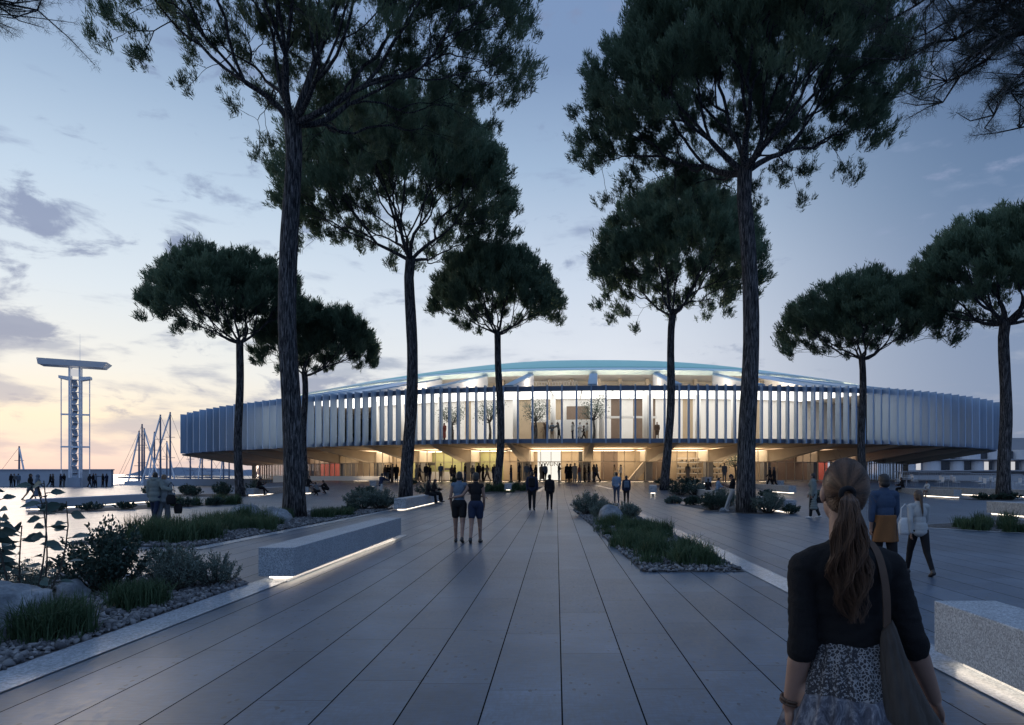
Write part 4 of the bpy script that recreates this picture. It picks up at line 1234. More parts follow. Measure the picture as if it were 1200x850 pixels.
grass_area('a', [(-9.9, 19.0, 1.6, 3.4, 330), (-10.6, 22, .8, 1.8, 60), (-9.4, 16.6, 1.0, 1.2, 90)], 22, .5, 21, .016, .42, .14)
grass_area('b', [(2.2, 19.0, .85, 2.6, 210), (2.1, 15.8, .75, 1.9, 190), (2.6, 13.3, .5, 1.1, 90), (1.85, 22, .5, 1.5, 70), (2.0, 13.0, .35, .9, 40)], 24, .34, 22, .014, .4, .12)
grass_area('c', [(-18.6, 37.2, 1.1, 1.7, 130), (-20.0, 35.0, .9, 1.5, 70)], 18, .5, 23, .024)
grass_area('d', [(14.2, 20.6, 1.9, 1.7, 260), (13.0, 19.9, .9, .8, 60)], 20, .38, 24, .018)
grass_area('e', [(-4.2, 53.4, 1.8, 1.4, 180), (-2.8, 54.5, 1.2, 1.4, 100)], 16, .55, 25, .035)

def shrub(loc, h, rad, label, seed, mat='greyleaf', n=60, per=60, leaf=(.03, .06), lw=.014, name='shrub', up=1.0, ball=False):
    """woody stems fanned from the ground, small leaves along them"""
    rng = np.random.default_rng(seed)
    root = empty(name, (loc[0], loc[1], gz(*loc[:2])), 0, label, 'shrub')
    st = MB(); C_, D_ = [], []
    for i in range(n):
        a = rng.uniform(0, 6.28); t = math.sqrt(rng.uniform(0, 1))
        tip = np.array([rad * t * math.cos(a), rad * t * math.sin(a), h * (1 - .45 * t ** 2) * rng.uniform(.72, 1.08)])
        b0 = np.array([.18 * rad * math.cos(a) * t, .18 * rad * math.sin(a) * t, 0])
        mid = (b0 + tip) / 2 + np.array([0, 0, .10 * h]) * (1 - t) + rng.normal(size=3) * .05 * rad + np.array([math.cos(a), math.sin(a), 0]) * .12 * rad * t
        st.tube([b0, mid, tip], [.010 * h + .003, .006 * h + .002, .002], 4, False)
        u = rng.uniform(.22, 1.0, per) ** .8
        p = np.where(u[:, None] < .5, b0 + (mid - b0) * (u[:, None] * 2), mid + (tip - mid) * (u[:, None] * 2 - 1))
        C_.append(p + rng.normal(size=(per, 3)) * .035 * rad)
        d = unit((tip - b0)[None] * up / max(h, .1) + rng.normal(size=(per, 3)) * .65)
        D_.append(d)
    C_, D_ = np.concatenate(C_), np.concatenate(D_); N = len(C_)
    C_[:, 2] = np.maximum(C_[:, 2], .02)
    st.build('stems', M['stem'], root)
    tone = np.clip(rng.normal(.45, .25, N), 0, 1)
    v, f, tn = blades(C_, D_, rng.uniform(leaf[0], leaf[1], N), rng.uniform(.7, 1.2, N) * lw, rng, tone)
    np_obj('foliage', np_mesh('foliage', v, f, M[mat], tone=tn), root)
    return root
shrub((-6.25, 9.45), 1.02, .62, 'dark leafy bush with pointed shoots above the gravel', 1, 'darkleaf', 70, 70, (.04, .075), .034)
shrub((-5.35, 9.55), .68, .50, 'grey-green rounded shrub between the dark bush and the bench', 2, 'greyleaf', 85, 80, (.025, .05), .014)
shrub((-4.98, 9.95), .54, .36, 'smaller grey-green shrub nearest the long bench', 3, 'greyleaf', 60, 70, (.025, .05), .014)
shrub((-7.0, 9.0), .52, .52, 'low grey shrub behind the large boulder', 4, 'greyleaf', 70, 70, (.025, .05), .014)
shrub((-5.75, 10.2), .62, .45, 'thin dark shrub between the dark bush and the grey-green one', 5, 'darkleaf', 40, 50, (.03, .055), .024)
shrub((-9.05, 31.6), .95, .85, 'round grey-green bush at the left end of the ribbed bench', 6, 'greyleaf', 80, 70, (.06, .11), .035)
shrub((-8.2, 31.9), 1.05, .72, 'taller grey-green bush touching the ribbed bench', 7, 'greyleaf', 80, 70, (.06, .11), .035)
shrub((-8.9, 29.6), .42, .38, 'low dark green bush in front of the two round bushes', 8, 'darkleaf', 40, 50, (.05, .09), .03)
shrub((1.35, 27.6), .92, .82, 'windswept bush at the tip of the middle planter', 9, 'greyleaf', 80, 70, (.05, .10), .026)
shrub((1.75, 25.6), .62, .6, 'middle grey-green bush beside the pale boulder', 10, 'greyleaf', 70, 60, (.05, .09), .024)
shrub((2.55, 25.2), .62, .6, 'grey-green bush on the right of the pale boulder', 11, 'greyleaf', 70, 60, (.05, .09), .024)
shrub((7.3, 31.6), .85, .75, 'dark bush in front of the bench with readers', 12, 'darkleaf', 70, 60, (.05, .10), .03)
shrub((7.95, 32.6), 1.0, .8, 'grey bush beside the person leaning on the pine', 13, 'greyleaf', 80, 60, (.05, .10), .028)
shrub((9.0, 28.9), .95, .75, 'grey-green bush wrapped round the foot of the tall pine', 14, 'greyleaf', 80, 60, (.05, .10), .028)
shrub((9.75, 28.3), .42, .38, 'low green bush right of the tall pine', 15, 'darkleaf', 40, 50, (.05, .09), .03)
for k, (x, y, h_, r_, tx) in enumerate([(8.9, 49, 1.2, 1.0, 'dark bush behind the short bench'), (10.0, 49.5, 1.05, .9, 'grey bush behind the short bench, right of the dark one'), (9.2, 57.8, .6, 1.0, 'low hedge bush near the shelves of the shop'), (11.3, 58, .6, .9, 'second low hedge bush near the shelves of the shop'),
        (6.6, 38.5, .4, .5, 'flat bush at the tip of the tall pine bed'), (7.3, 36.5, .45, .5, 'flat bush under the bench with readers'), (-13.4, 47.5, .8, .9, 'green bush behind the pine with the seated pair'), (-9.4, 50.5, .9, 1.0, 'grey bush behind the seated pair'),
        (-13.0, 60.0, .6, .8, 'low bush in front of the shopfront crowd'), (14.6, 47.4, .5, .6, 'small bush left of the low pale bench'), (18.3, 47.0, .55, .7, 'small bush in front of the low pale bench'), (27.8, 44.3, .4, .8, 'flat dark bush by the long white bench'), (29.2, 44.0, .5, .7, 'flat dark bush by the trunk of the dark pine'),
        (-14.5, 53, .5, .6, 'small bush near the cyclist'), (-9.0, 62, .55, .7, 'low bush before the lit cafe')]):
    shrub((x, y), h_, r_, tx, 40 + k, 'greyleaf' if k % 3 == 1 else 'darkleaf', 46, 40, (.08, .14), .06)
rs = random.Random(12)
for k in range(11):
    x = -32.3 + k * .92 + rs.uniform(-.2, .2); y = 54.6 - (k % 3) * 1.5
    shrub((x, y), rs.uniform(.7, 1.1), rs.uniform(.6, .85), 'low round shrub in the planted strip beside the wide pine', 70 + k, 'darkleaf', 34, 34, (.08, .14), .06)['group'] = 'low shrubs in the planted strip'
for k in range(6):
    x = -22.0 + k * .8; y = 29.8 + k * 1.25
    shrub((x, y), rs.uniform(.35, .6), rs.uniform(.45, .65), 'small green bush in the strip before the long low grey bench', 90 + k, 'darkleaf', 34, 40, (.06, .10), .04)['group'] = 'small bushes in front of the grey bench'

def leafy_plant(loc, label, seed):
    """tall plant with few stems and large pointed leaves"""
    rng = np.random.default_rng(seed); root = empty('leafy_plant', (*loc, 0), 0, label, 'plant')
    st = MB(); V, F, T_ = [], [], []; nv = 0
    for s_ in range(8):
        a = rng.uniform(0, 6.28); r = rng.uniform(.12, .5)
        top = np.array([r * math.cos(a), r * math.sin(a), rng.uniform(1.05, 1.6)])
        b0 = np.array([.1 * math.cos(a), .1 * math.sin(a), 0]); pts = []
        for i in range(6):
            t = i / 5; pts.append(b0 + (top - b0) * t + np.array([math.cos(a), math.sin(a), 0]) * .10 * math.sin(t * 3.1) + rng.normal(size=3) * .012)
        st.tube(pts, list(np.linspace(.012, .006, 6)), 5, False)
        for i in range(10):
            u = .30 + .68 * i / 9; j = min(4, int(u * 5)); p = pts[j] + (pts[j + 1] - pts[j]) * (u * 5 - j) if u < 1 else pts[5]
            la = a + i * 2.4 + rng.normal() * .4; L = rng.uniform(.14, .23); wd = L * .52
            d = np.array([math.cos(la), math.sin(la), rng.uniform(-.15, .35)]); d /= np.linalg.norm(d); sd = np.cross(d, rng.normal(size=3) * .45 + np.array([.2, -.75, .55])); sd /= np.linalg.norm(sd); upv = np.cross(sd, d)
            p0 = p + d * .045; st.tube([p, p0, p0 + d * L * .3], [.006, .005, .003], 5, False)
            prof = [(0, .0), (.18, .62), (.42, 1.0), (.68, .72), (.88, .28), (1, .02)]
            vs = []
            for q, w_ in prof:
                c = p0 + d * L * q - np.array([0, 0, 1]) * L * .18 * q * q
                vs += [c - sd * wd / 2 * w_ + upv * .016 * w_, c, c + sd * wd / 2 * w_ + upv * .016 * w_]
            V += vs; T_ += [rng.uniform(0, 1)] * len(vs)
            for k in range(5):
                o = nv + k * 3; F += [(o, o + 1, o + 4, o + 3), (o + 1, o + 2, o + 5, o + 4)]
            nv += 18
    st.build('stems', M['stem'], root)
    np_obj('leaves', np_mesh('leaves', V, F, M['bigleaf'], True, tone=T_), root)
leafy_plant((-6.02, 7.75), 'tall plant with large pointed leaves behind the large boulder', 4)
leafy_plant((-6.55, 7.6), 'large-leaved plant at the picture border, behind its taller neighbour', 9)
# ------------------------------------------------------------------ harbour: light tower, sea wall, boats
WY = 93.0
m = MB(); m.box((-80.5, WY, 1.05), (40.0, 0.5, 2.3)); m.build('sea_wall', M['seawall'])
bpy.data.objects['sea_wall'].name = 'harbour_wall'
hw = bpy.data.objects['harbour_wall']; tag(hw, 'long grey harbour wall behind the strollers, below the light tower', 'wall')
m = MB(); m.box((-80.5, WY - .02, 2.27), (40.2, 0.7, .16)); m.build('coping', M['seawall'], hw)
m = MB(); m.box((-45, 99.4, .5), (30, .35, 1.0)); lw = m.build('low_wall', M['seawall']); tag(lw, 'low parapet between the light tower and the boats', 'wall')
TX = (88.5 - VX) / FOC * 91.0
tw = empty('light_tower', (TX, 91.0, 0), R(22), 'slender white stair tower with a tilted slab roof, by the harbour wall', 'tower')
tw.scale = (.84, .84, 1.0); H = 15.9; hw_ = 0.68
for sx in (-1, 1):
    for sy in (-1, 1):
        m = MB(); m.box((sx * hw_, sy * .6, H / 2), (.22, .22, H)); m.build('post', M['tower'], tw)
    m = MB(); m.tube([(sx * 1.9, 0, 0), (sx * 1.9, 0, H - 1.2)], .075, 8); m.build('rod', M['tower'], tw)
    m = MB(); m.hexa([(sx * .8, -.7, 14.1), (sx * 2.1, -.7, 14.35), (sx * 2.1, .7, 14.35), (sx * .8, .7, 14.1)], [(sx * .8, -.7, 14.6), (sx * 2.1, -.7, 14.7), (sx * 2.1, .7, 14.7), (sx * .8, .7, 14.6)]); m.build('platform', M['towerroof'], tw)
for z in (5.3, 9.6):
    m = MB(); m.box((0, -.1, z), (3.9, .16, .22)); m.build('cross_bar', M['tower'], tw)
nf = 17
for k in range(nf):
    z0 = .3 + k * .82; m = MB()
    s_ = 1 if k % 2 else -1
    m.hexa([(-.12, -.45 * s_, z0), (.02, -.45 * s_, z0), (.02, .45 * s_, z0 + .7), (-.12, .45 * s_, z0 + .7)], [(-.45, -.45 * s_, z0 + .12), (.25, -.45 * s_, z0 + .12), (.25, .45 * s_, z0 + .82), (-.45, .45 * s_, z0 + .82)])
    m.build('stair_flight', M['seawall'], tw)
    m = MB(); m.box((.0, 0, z0 + .80), (1.2, .9, .07)); m.build('landing', M['tower'], tw)
m = MB(); m.hexa([(-4.6, -1.4, 16.0), (3.9, -1.4, 15.9), (3.9, 1.6, 15.9), (-4.6, 1.6, 16.0)], [(-4.65, -1.8, 16.75), (4.6, -1.8, 16.6), (4.6, 2.0, 16.6), (-4.65, 2.0, 16.75)])
m.build('roof_slab', M['towerroof'], tw)
m = MB(); m.tube([(.6, 0, 16.4), (.6, 0, 20.4)], [.03, .012], 6); m.build('antenna', M['tower'], tw)
m = MB(); m.box((0, -.9, .6), (1.7, .4, 1.2)); m.build('base_block', M['seawall'], tw)
m = MB(); m.box((0, .2, 15.2), (1.1, 1.0, .9)); m.build('lamp_room', M['litwin'], tw)

def boat(px, d, top_py, label, stay_px=None, L=11.0, boom=True, second=None):
    x = (px - VX) / FOC * d; zt = CAMH + (VY - top_py) / FOC * d
    e = empty('sailing_boat', (x, d, -1.5), 0, label, 'boat', 'boats in the harbour')
    h = MB(); rings = []
    for i in range(9):
        t = i / 8; w = 1.7 * math.sin(min(1, .25 + t * 1.1) * math.pi * .5) * (1 - max(0, t - .55) ** 2 * 4.6); w = max(w, .05)
        yy = (t - .5) * L; zz = 1.15 + .35 * t
        rings.append([(yy, -w, zz), (yy, -w * .8, .35), (yy, 0, 0), (yy, w * .8, .35), (yy, w, zz)])
    h.loft(rings, close=True, cap=True); h.build('hull', M['hull'], e, True)
    m = MB(); m.box((-.4, 0, 1.55), (3.6, 1.9, .55)); m.build('cabin', M['hull'], e, bevel=.05)
    m = MB(); m.tube([(0, 0, .5), (0, 0, zt + 1.5)], [.20, .13], 8); m.build('mast', M['mast'], e)
    m = MB(); Hm = zt + 1.5
    for z in (.42, .68): m.tube([(-.9, 0, Hm * z), (.9, 0, Hm * z)], .05, 5)
    m.build('spreader', M['mast'], e)
    if boom:
        m = MB(); m.tube([(0, 0, 2.4), (-4, 0, 2.6)], .14, 6); m.build('boom', M['mast'], e)
    s_ = MB(); ex = (stay_px - px) / FOC * d if stay_px else L * .47
    s_.tube([(0, 0, Hm - .3), (ex, 0, 1.5)], .16 if stay_px else .03, 6); s_.build('furled_sail' if stay_px else 'forestay', M['tower'] if stay_px else M['mast'], e)
    m = MB(); m.tube([(0, 0, Hm - .2), (-L * .47 if ex > 0 else L * .47, 0, 1.6)], .028, 5); m.build('backstay', M['mast'], e)
    return e
boat(163, 128, 505, 'moored boat with furled sail leaning left, first of the mast cluster', 150)
boat(166.5, 133, 497, 'moored boat with a bare mast, between two close masts', None)
boat(169, 138, 502, 'moored boat whose furled sail crosses to the right low down', 187)
boat(181, 142, 506, 'moored boat with the shortest mast of the cluster', 174)
boat(188, 125, 486, 'moored boat whose pale furled sail slants across the cluster', 166)
boat(199.5, 130, 483, 'moored boat with the tallest mast, next to the arena', 174)
boat(195.5, 150, 517, 'moored boat with a short mast behind the tallest one', 205)
boat(22.5, 130, 523, 'lone moored boat showing only its mast above the harbour wall', 31)
for px, tp, st in ((223, 522, None), (237, 520, 232), (248, 524, None), (262, 522, 258), (268.5, 526, None)):
    boat(px, 150, tp, 'boat mast seen under the overhang of the arena', st)
for k, (px, d, w, hh) in enumerate([(60, 0, 0, 0)] if False else []): pass

# ------------------------------------------------------------------ right side: terraced apartment block, railings, cafe tables
ap = empty('apartment_block', (0, 0, 0), 0, 'pale apartment block with rounded bays far behind the square', 'building')
D = 165.0
def ax(px): return (px - VX) / FOC * D
rs = random.Random(8)
m = MB(); m.box((ax(1165), D + 6, 3.4), (ax(1320) - ax(1010), 9, 7.4)); m.build('wall', M['aptwall'], ap)
m = MB(); m.box((ax(1262), D + 8, 6.4), (ax(1340) - ax(1184), 10, 8.4)); m.build('upper_storey', M['aptwall'], ap)
m = MB(); m.box((ax(1165), D + .2, .7), (ax(1320) - ax(1010), 3, 1.4)); m.build('ground_wall', M['railing'], ap)
for row, z in ((0, 2.6), (1, 5.3)):
    px = 1032 + row * 9
    while px < 1300:
        w = rs.uniform(15, 25); x0, x1 = ax(px), ax(px + w); r = (x1 - x0) / 2; cx = (x0 + x1) / 2
        b_ = MB(); ring = lambda zz: [(cx + r * math.cos(t), D + 1.5 - (1.6 if rs else 0) * math.sin(t), zz) for t in np.linspace(0, math.pi, 9)] + [(cx - r, D + 2.2, zz), (cx + r, D + 2.2, zz)]
        b_.loft([ring(z), ring(z + 2.3)]); bo = b_.build('bay', M['aptbay'], ap)
        g_ = MB(); g_.box((x1 + ax(px + w + 3) * 0 + .55, D + 1.35, z + 1.1), (1.3, .2, 2.0)); g_.build('window', M['litwin'] if rs.random() < .28 else M['aptglass'], ap)
        g_ = MB(); g_.box((x1 + 1.7, D + 1.35, z + 1.1), (.9, .2, 1.8)); g_.build('window', M['aptglass'] if rs.random() < .6 else M['aptwall'], ap)
        px += w + rs.uniform(7, 13)
    m = MB(); m.box((ax(1165), D + .6, z - .1), (ax(1320) - ax(1015), 2.6, .25)); m.build('balcony_slab', M['aptwall'], ap)
for k in range(10):
    x0 = 32.5 + k * 2.6; e = empty('railing', (x0 + 1.3, 66 + k * .15, gz(x0, 66)), 0, 'pale slatted railing panel at the back of the square', 'railing', 'railing panels behind the long white bench')
    m = MB(); m.box((0, 0, 1.0), (2.5, .06, .06)); m.box((0, 0, .25), (2.5, .05, .05)); m.build('rail', M['railing'], e)
    m = MB()
    for j in range(12): m.box((-1.2 + j * .218, 0, .6), (.04, .04, .8))
    m.build('slats', M['railing'], e)
for k in range(9):
    x0, y0 = 30 + (k % 5) * 3.6 + (k // 5) * 1.6, 58.5 + (k // 5) * 3.2
    z = gz(x0, y0)
    e = empty('cafe_table', (x0, y0, z), k * .7, 'white cafe table on the terrace before the railing', 'table', 'cafe tables before the railing')
    m = MB(); m.tube([(0, 0, .72), (0, 0, .75)], .42, 16); m.build('table_top', M['inwhite'], e)
    m = MB(); m.tube([(0, 0, 0), (0, 0, .72)], .04, 8); m.tube([(0, 0, 0), (0, 0, .03)], .25, 12); m.build('leg', M['railing'], e)
    for s_ in (-1, 1):
        c = empty('cafe_chair', (x0 + s_ * .75, y0 + .1 * s_, z), R(90 * s_), 'white cafe chair drawn up to a terrace table', 'chair', 'cafe chairs on the terrace')
        m = MB(); m.box((0, 0, .45), (.42, .42, .04)); m.build('seat', M['inwhite'], c)
        m = MB(); m.box((0, .2, .70), (.42, .03, .40)); m.build('backrest', M['inwhite'], c)
        for lx in (-.18, .18):
            for ly in (-.18, .18):
                m = MB(); m.tube([(lx, ly, 0), (lx, ly, .44)], .015, 6); m.build('leg', M['railing'], c)
# small trees standing inside the glazed upper floor
def indoor_tree(px, s, h, label, seed):
    q, n, rz = place(s, px); rng = np.random.default_rng(seed)
    root = empty('indoor_tree', (q.x, q.y, ZU), 0, label, 'tree', 'trees inside the glazed upper floor')
    w = MB(); C_ = []
    w.tube([(0, 0, 0), (.05, 0, h * .25), (-.04, .05, h * .5)], [.16, .12, .09], 8)
    for i in range(9):
        a = i * .7 + rng.uniform(0, .5); t = np.array([.95 * math.cos(a), .95 * math.sin(a), h * rng.uniform(.62, 1.0)])
        w.tube([(-.04, .05, h * .48), tuple(t * np.array([.5, .5, .8])), tuple(t)], [.06, .035, .012], 5); C_.append(t); C_.append(t * np.array([.6, .6, .92]))
    w.build('trunk', M['bark'], root)
    C_ = np.repeat(np.array(C_), 70, 0); N = len(C_)
    v, f, tn = blades(C_ + rng.normal(size=(N, 3)) * .28, rng.normal(size=(N, 3)), rng.uniform(.1, .2, N), np.full(N, .07), rng, rng.uniform(0, 1, N))
    np_obj('crown', np_mesh('crown', v, f, M['greyleaf'], tone=tn), root)
indoor_tree(574, .90, 3.7, 'small tree inside the upper glass, left of the gallery box', 1)
indoor_tree(628, .91, 3.8, 'small tree inside the upper glass, in front of the tan panel', 2)
indoor_tree(696, .90, 4.0, 'slim dark tree inside the upper glass, right end of the gallery box', 3)
indoor_tree(530, .90, 3.4, 'small tree inside the upper glass, behind the blue fins at the left', 4)
indoor_tree(862, .81, 3.0, 'ochre tree seen through the lower shopfront beside the tall pine', 5)
bpy.data.objects['indoor_tree.004'].location.z = .95
# ------------------------------------------------------------------ people
def cloth(name, c, rough=0.85, var=0.18, sc=30):
    return simple(name, c, rough, var, sc, spec=0.25)
CM = {'black': cloth('black_cloth', (.010, .010, .012)), 'navy': cloth('navy_cloth', (.018, .026, .055)), 'blue': cloth('blue_shirt_cloth', (.035, .058, .105)), 'pale': cloth('pale_cloth', (.36, .37, .37)),
      'grey': cloth('grey_cloth', (.13, .14, .15)), 'greygreen': cloth('grey_green_coat', (.17, .195, .185)), 'palegrey': cloth('pale_grey_parka', (.22, .24, .245)), 'white': cloth('white_cloth', (.55, .56, .56)), 'tan': cloth('tan_cloth', (.30, .23, .16)),
      'orange': cloth('rust_orange_cloth', (.17, .075, .028)), 'denim': cloth('denim', (.05, .07, .11)), 'lightblue': cloth('light_blue_cloth', (.20, .27, .36)), 'brown': cloth('brown_cloth', (.09, .06, .045)), 'red': cloth('dull_red_cloth', (.22, .06, .05)), 'slate': cloth('slate_cloth', (.10, .14, .19))}
def skinm():
    t = NT('skin'); n = t.noise(t.coord(), 14, 4)
    t.base(t.mix(n, (.21, .125, .092, 1), (.28, .17, .125, 1))); t.rough(.55)
    t.b.inputs['Subsurface Weight'].default_value = .08; t.b.inputs['Subsurface Radius'].default_value = (.02, .008, .004)
    return t.m
SKIN = skinm()
EYE = simple('eye_dark', (.015, .012, .010), .2); LIP = simple('lip', (.30, .12, .10), .5)
HAIRM = {'dark': simple('dark_hair', (.012, .009, .008), .5, .3, 60), 'brown': simple('brown_hair', (.055, .032, .020), .5, .3, 60), 'fair': simple('fair_hair', (.16, .10, .06), .5, .3, 60), 'grey': simple('grey_hair', (.2, .2, .2), .6, .2, 60)}
SHOE = simple('dark_shoe', (.02, .02, .022), .5); SHOEW = simple('white_shoe', (.5, .5, .5), .6)
DG = None
def remesh(mb, name, mats, voxel, smooth=3, extra=None):
    """fuse overlapping shapes into one continuous skin"""
    me = mb.mesh('tmp', mats[0])
    o = bpy.data.objects.new('tmp', me); COL.objects.link(o)
    r = o.modifiers.new('r', 'REMESH'); r.mode = 'VOXEL'; r.voxel_size = voxel
    if smooth:
        s_ = o.modifiers.new('s', 'SMOOTH'); s_.factor = .5; s_.iterations = smooth
    dg = bpy.context.evaluated_depsgraph_get()
    out = bpy.data.meshes.new_from_object(o.evaluated_get(dg))
    bpy.data.objects.remove(o); bpy.data.meshes.remove(me)
    out.name = name
    out.materials.clear()
    for m in mats: out.materials.append(m)
    if extra:
        bm = bmesh.new(); bm.from_mesh(out)
        e = extra.mesh('e', mats[0]); 
        k = len(bm.faces)
        bm.from_mesh(e); bm.faces.ensure_lookup_table()
        for i, mi in enumerate(extra.mi): bm.faces[k + i].material_index = mi
        bm.to_mesh(out); bm.free(); bpy.data.meshes.remove(e)
    out.polygons.foreach_set('use_smooth', np.ones(len(out.polygons), bool))
    return out

POSE = dict(
    stand=dict(hipL=3, kneeL=3, hipR=-3, kneeR=4, shL=(4, 7), elL=12, shR=(-2, 7), elR=16),
    talk=dict(hipL=0, kneeL=2, hipR=6, kneeR=8, shL=(12, 10), elL=75, inL=14, shR=(6, 9), elR=30),
    phone=dict(hipL=0, kneeL=2, hipR=5, kneeR=6, shL=(22, 6), elL=95, inL=22, shR=(22, 6), elR=95, inR=22, nod=22),
    walk=dict(hipL=24, kneeL=8, hipR=-16, kneeR=18, shL=(-18, 8), elL=20, shR=(20, 8), elR=28, lean=3),
    walk2=dict(hipL=-14, kneeL=22, hipR=20, kneeR=6, shL=(18, 8), elL=25, shR=(-16, 8), elR=18, lean=3),
    stroll=dict(hipL=8, kneeL=4, hipR=-8, kneeR=14, shL=(-6, 8), elL=16, shR=(8, 8), elR=20, lean=1),
    armround_r=dict(hipL=9, kneeL=3, hipR=-9, kneeR=16, shL=(-5, 9), elL=15, shR=(-12, 34), elR=46, inR=-46, lean=2),
    armround_l=dict(hipL=-9, kneeL=16, hipR=9, kneeR=3, shR=(5, 8), elR=14, shL=(-12, 34), elL=46, inL=-46, lean=2),
    sit=dict(hipL=84, kneeL=82, hipR=80, kneeR=70, shL=(24, 6), elL=55, inL=10, shR=(26, 6), elR=60, inR=10, lean=8, nod=10, sit=.54),
    sitcross=dict(hipL=82, kneeL=78, hipR=92, kneeR=48, shL=(26, 6), elL=85, inL=14, shR=(24, 6), elR=70, inR=14, lean=14, nod=22, sit=.54),
    crouch=dict(hipL=112, kneeL=140, hipR=96, kneeR=132, shL=(52, 8), elL=35, shR=(50, 8), elR=40, lean=32, nod=0),
    point=dict(hipL=6, kneeL=3, hipR=-8, kneeR=6, shL=(84, 24), elL=4, shR=(2, 8), elR=20),
    lean_back=dict(hipL=24, kneeL=4, hipR=18, kneeR=10, shL=(30, 8), elL=80, inL=20, shR=(28, 8), elR=80, inR=20, lean=-4, nod=34, tilt=1),
    reach=dict(hipL=8, kneeL=6, hipR=-8, kneeR=8, shL=(64, 4), elL=14, shR=(60, 4), elR=16, lean=12),
)
def skeleton(p, fem):
    g_ = p.get; J = {}
    def leg(s, hip, knee):
        a = R(hip); b = R(hip - knee)
        h = Vector((s * (.088 if fem else .092), 0, -.03)); k = h + Vector((s * .008, math.sin(a), -math.cos(a))) * .43; an = k + Vector((0, math.sin(b), -math.cos(b))) * .41
        fd = Vector((s * .10, math.cos(min(0, b * .6)) , math.sin(b * .6) if b < 0 else 0)).normalized()
        if p.get('sit'): fd = Vector((s * .1, math.cos(b), math.sin(b) * .8)).normalized()
        return h, k, an, fd
    L, Rr = leg(-1, g_('hipL', 0), g_('kneeL', 0)), leg(1, g_('hipR', 0), g_('kneeR', 0))
    zp = .075 - min(L[2].z, Rr[2].z)
    if p.get('sit'): zp = p['sit'] + .105
    base = Vector((0, 0, zp)); l = R(g_('lean', 0)); t = Vector((0, math.sin(l), math.cos(l)))
    J['P'] = base; J['t'] = t
    for s, lg in ((-1, L), (1, Rr)): J['leg%d' % s] = tuple([base + x for x in lg[:3]] + [lg[3]])
    N = base + t * .50; J['N'] = N
    nod = R(g_('nod', 0)) + l; J['nod'] = nod
    J['H'] = N + Vector((0, math.sin(nod) * .13 + .015, math.cos(nod) * .135 + .01))
    sw = .158 if fem else .18
    for s, sh, el, inn in ((-1, g_('shL', (0, 6)), g_('elL', 10), g_('inL', 3)), (1, g_('shR', (0, 6)), g_('elR', 10), g_('inR', 3))):
        S_ = N - t * .055 + Vector((s * sw, 0, 0)); f, b = R(sh[0]), R(sh[1])
        d = Vector((s * math.sin(b), math.sin(f) * math.cos(b), -math.cos(f) * math.cos(b)))
        E = S_ + d * .28; f2 = f + R(el); i2 = R(inn)
        if inn < 0:   # arm laid round the neighbour: forearm keeps going outwards
            d2 = Vector((s * math.sin(-i2 + b * .4), math.sin(f2) * .25, -math.cos(-i2) * .25)).normalized()
        else:
            d2 = Vector((-s * math.sin(i2), math.sin(f2) * math.cos(i2), -math.cos(f2) * math.cos(i2)))
        Wr = E + d2 * .245
        J['arm%d' % s] = (S_, E, Wr, d2)
    return J
def rotx(a): return Matrix.Rotation(-a, 3, 'X')
def hand(ex, W_, d, s, sc=1.0, curl=.5, n=6):
    """five fingers growing out of the palm"""
    d = d.normalized(); side = Vector((0, 1, 0)) - d * d.y
    side = side.normalized() if side.length > .1 else Vector((1, 0, 0))
    nrm = d.cross(side) * s       # palm faces the thigh
    if nrm.x * s > 0: nrm = -nrm
    pc = W_ + d * .045 * sc
    for k, (off, ln) in enumerate(((-.030, .062), (-.010, .075), (.010, .082), (.030, .074))):
        b0 = pc + d * .035 * sc + side * off * sc
        p1 = b0 + (d * .8 + nrm * curl * .4) * ln * .45 * sc; p2 = p1 + (d * .7 + nrm * curl) * ln * .33 * sc; p3_ = p2 + (d * .4 + nrm * curl * 1.4) * ln * .25 * sc
        ex.tube([b0, p1, p2, p3_], [.0095 * sc, .009 * sc, .008 * sc, .0062 * sc], n)
    b0 = W_ + d * .025 * sc + side * .030 * sc; p1 = b0 + (side * .75 + d * .6 + nrm * .3).normalized() * .036 * sc; p2 = p1 + (d * .9 + side * .2 + nrm * .35).normalized() * .032 * sc
    ex.tube([b0, p1, p2], [.0125 * sc, .010 * sc, .007 * sc], n)
def palm(m, W_, d, s):
    side = Vector((0, 1, 0)) - d * d.y; side = side.normalized() if side.length > .1 else Vector((1, 0, 0))
    x = d.cross(side).normalized()
    rot = Matrix((x, side, d)).transposed()
    m.ell(W_ + d * .045, (.017, .043, .055), 8, 6, rot)
def torso(m, J, k=0.0, fem=False, low=True):
    P_, t, N = J['P'], J['t'], J['N']; l = math.atan2(t.y, t.z); rt = rotx(l)
    if low: m.ell(P_ + Vector((0, 0, .01)), ((.158 if fem else .15) + k, .112 + k, .125 + k), 14, 10)
    m.ell(P_ + t * .17, ((.122 if fem else .135) + k, .095 + k, .16 + k), 14, 10, rt)
    m.ell(P_ + t * .34 + Vector((0, .005, 0)), ((.145 if fem else .165) + k, .108 + k, .17 + k), 14, 10, rt)
    m.cone(J['arm-1'][0] + Vector((.02, 0, .0)), J['arm1'][0] + Vector((-.02, 0, .0)), .058 + k, .058 + k, 12)
    m.cone(N - t * .04, N + t * .01, .085 + k, .06 + k, 12)
    if fem: 
        for s in (-1, 1): m.ell(P_ + t * .33 + Vector((s * .068, .082, 0)), (.058 + k, .055 + k, .058 + k), 10, 8)
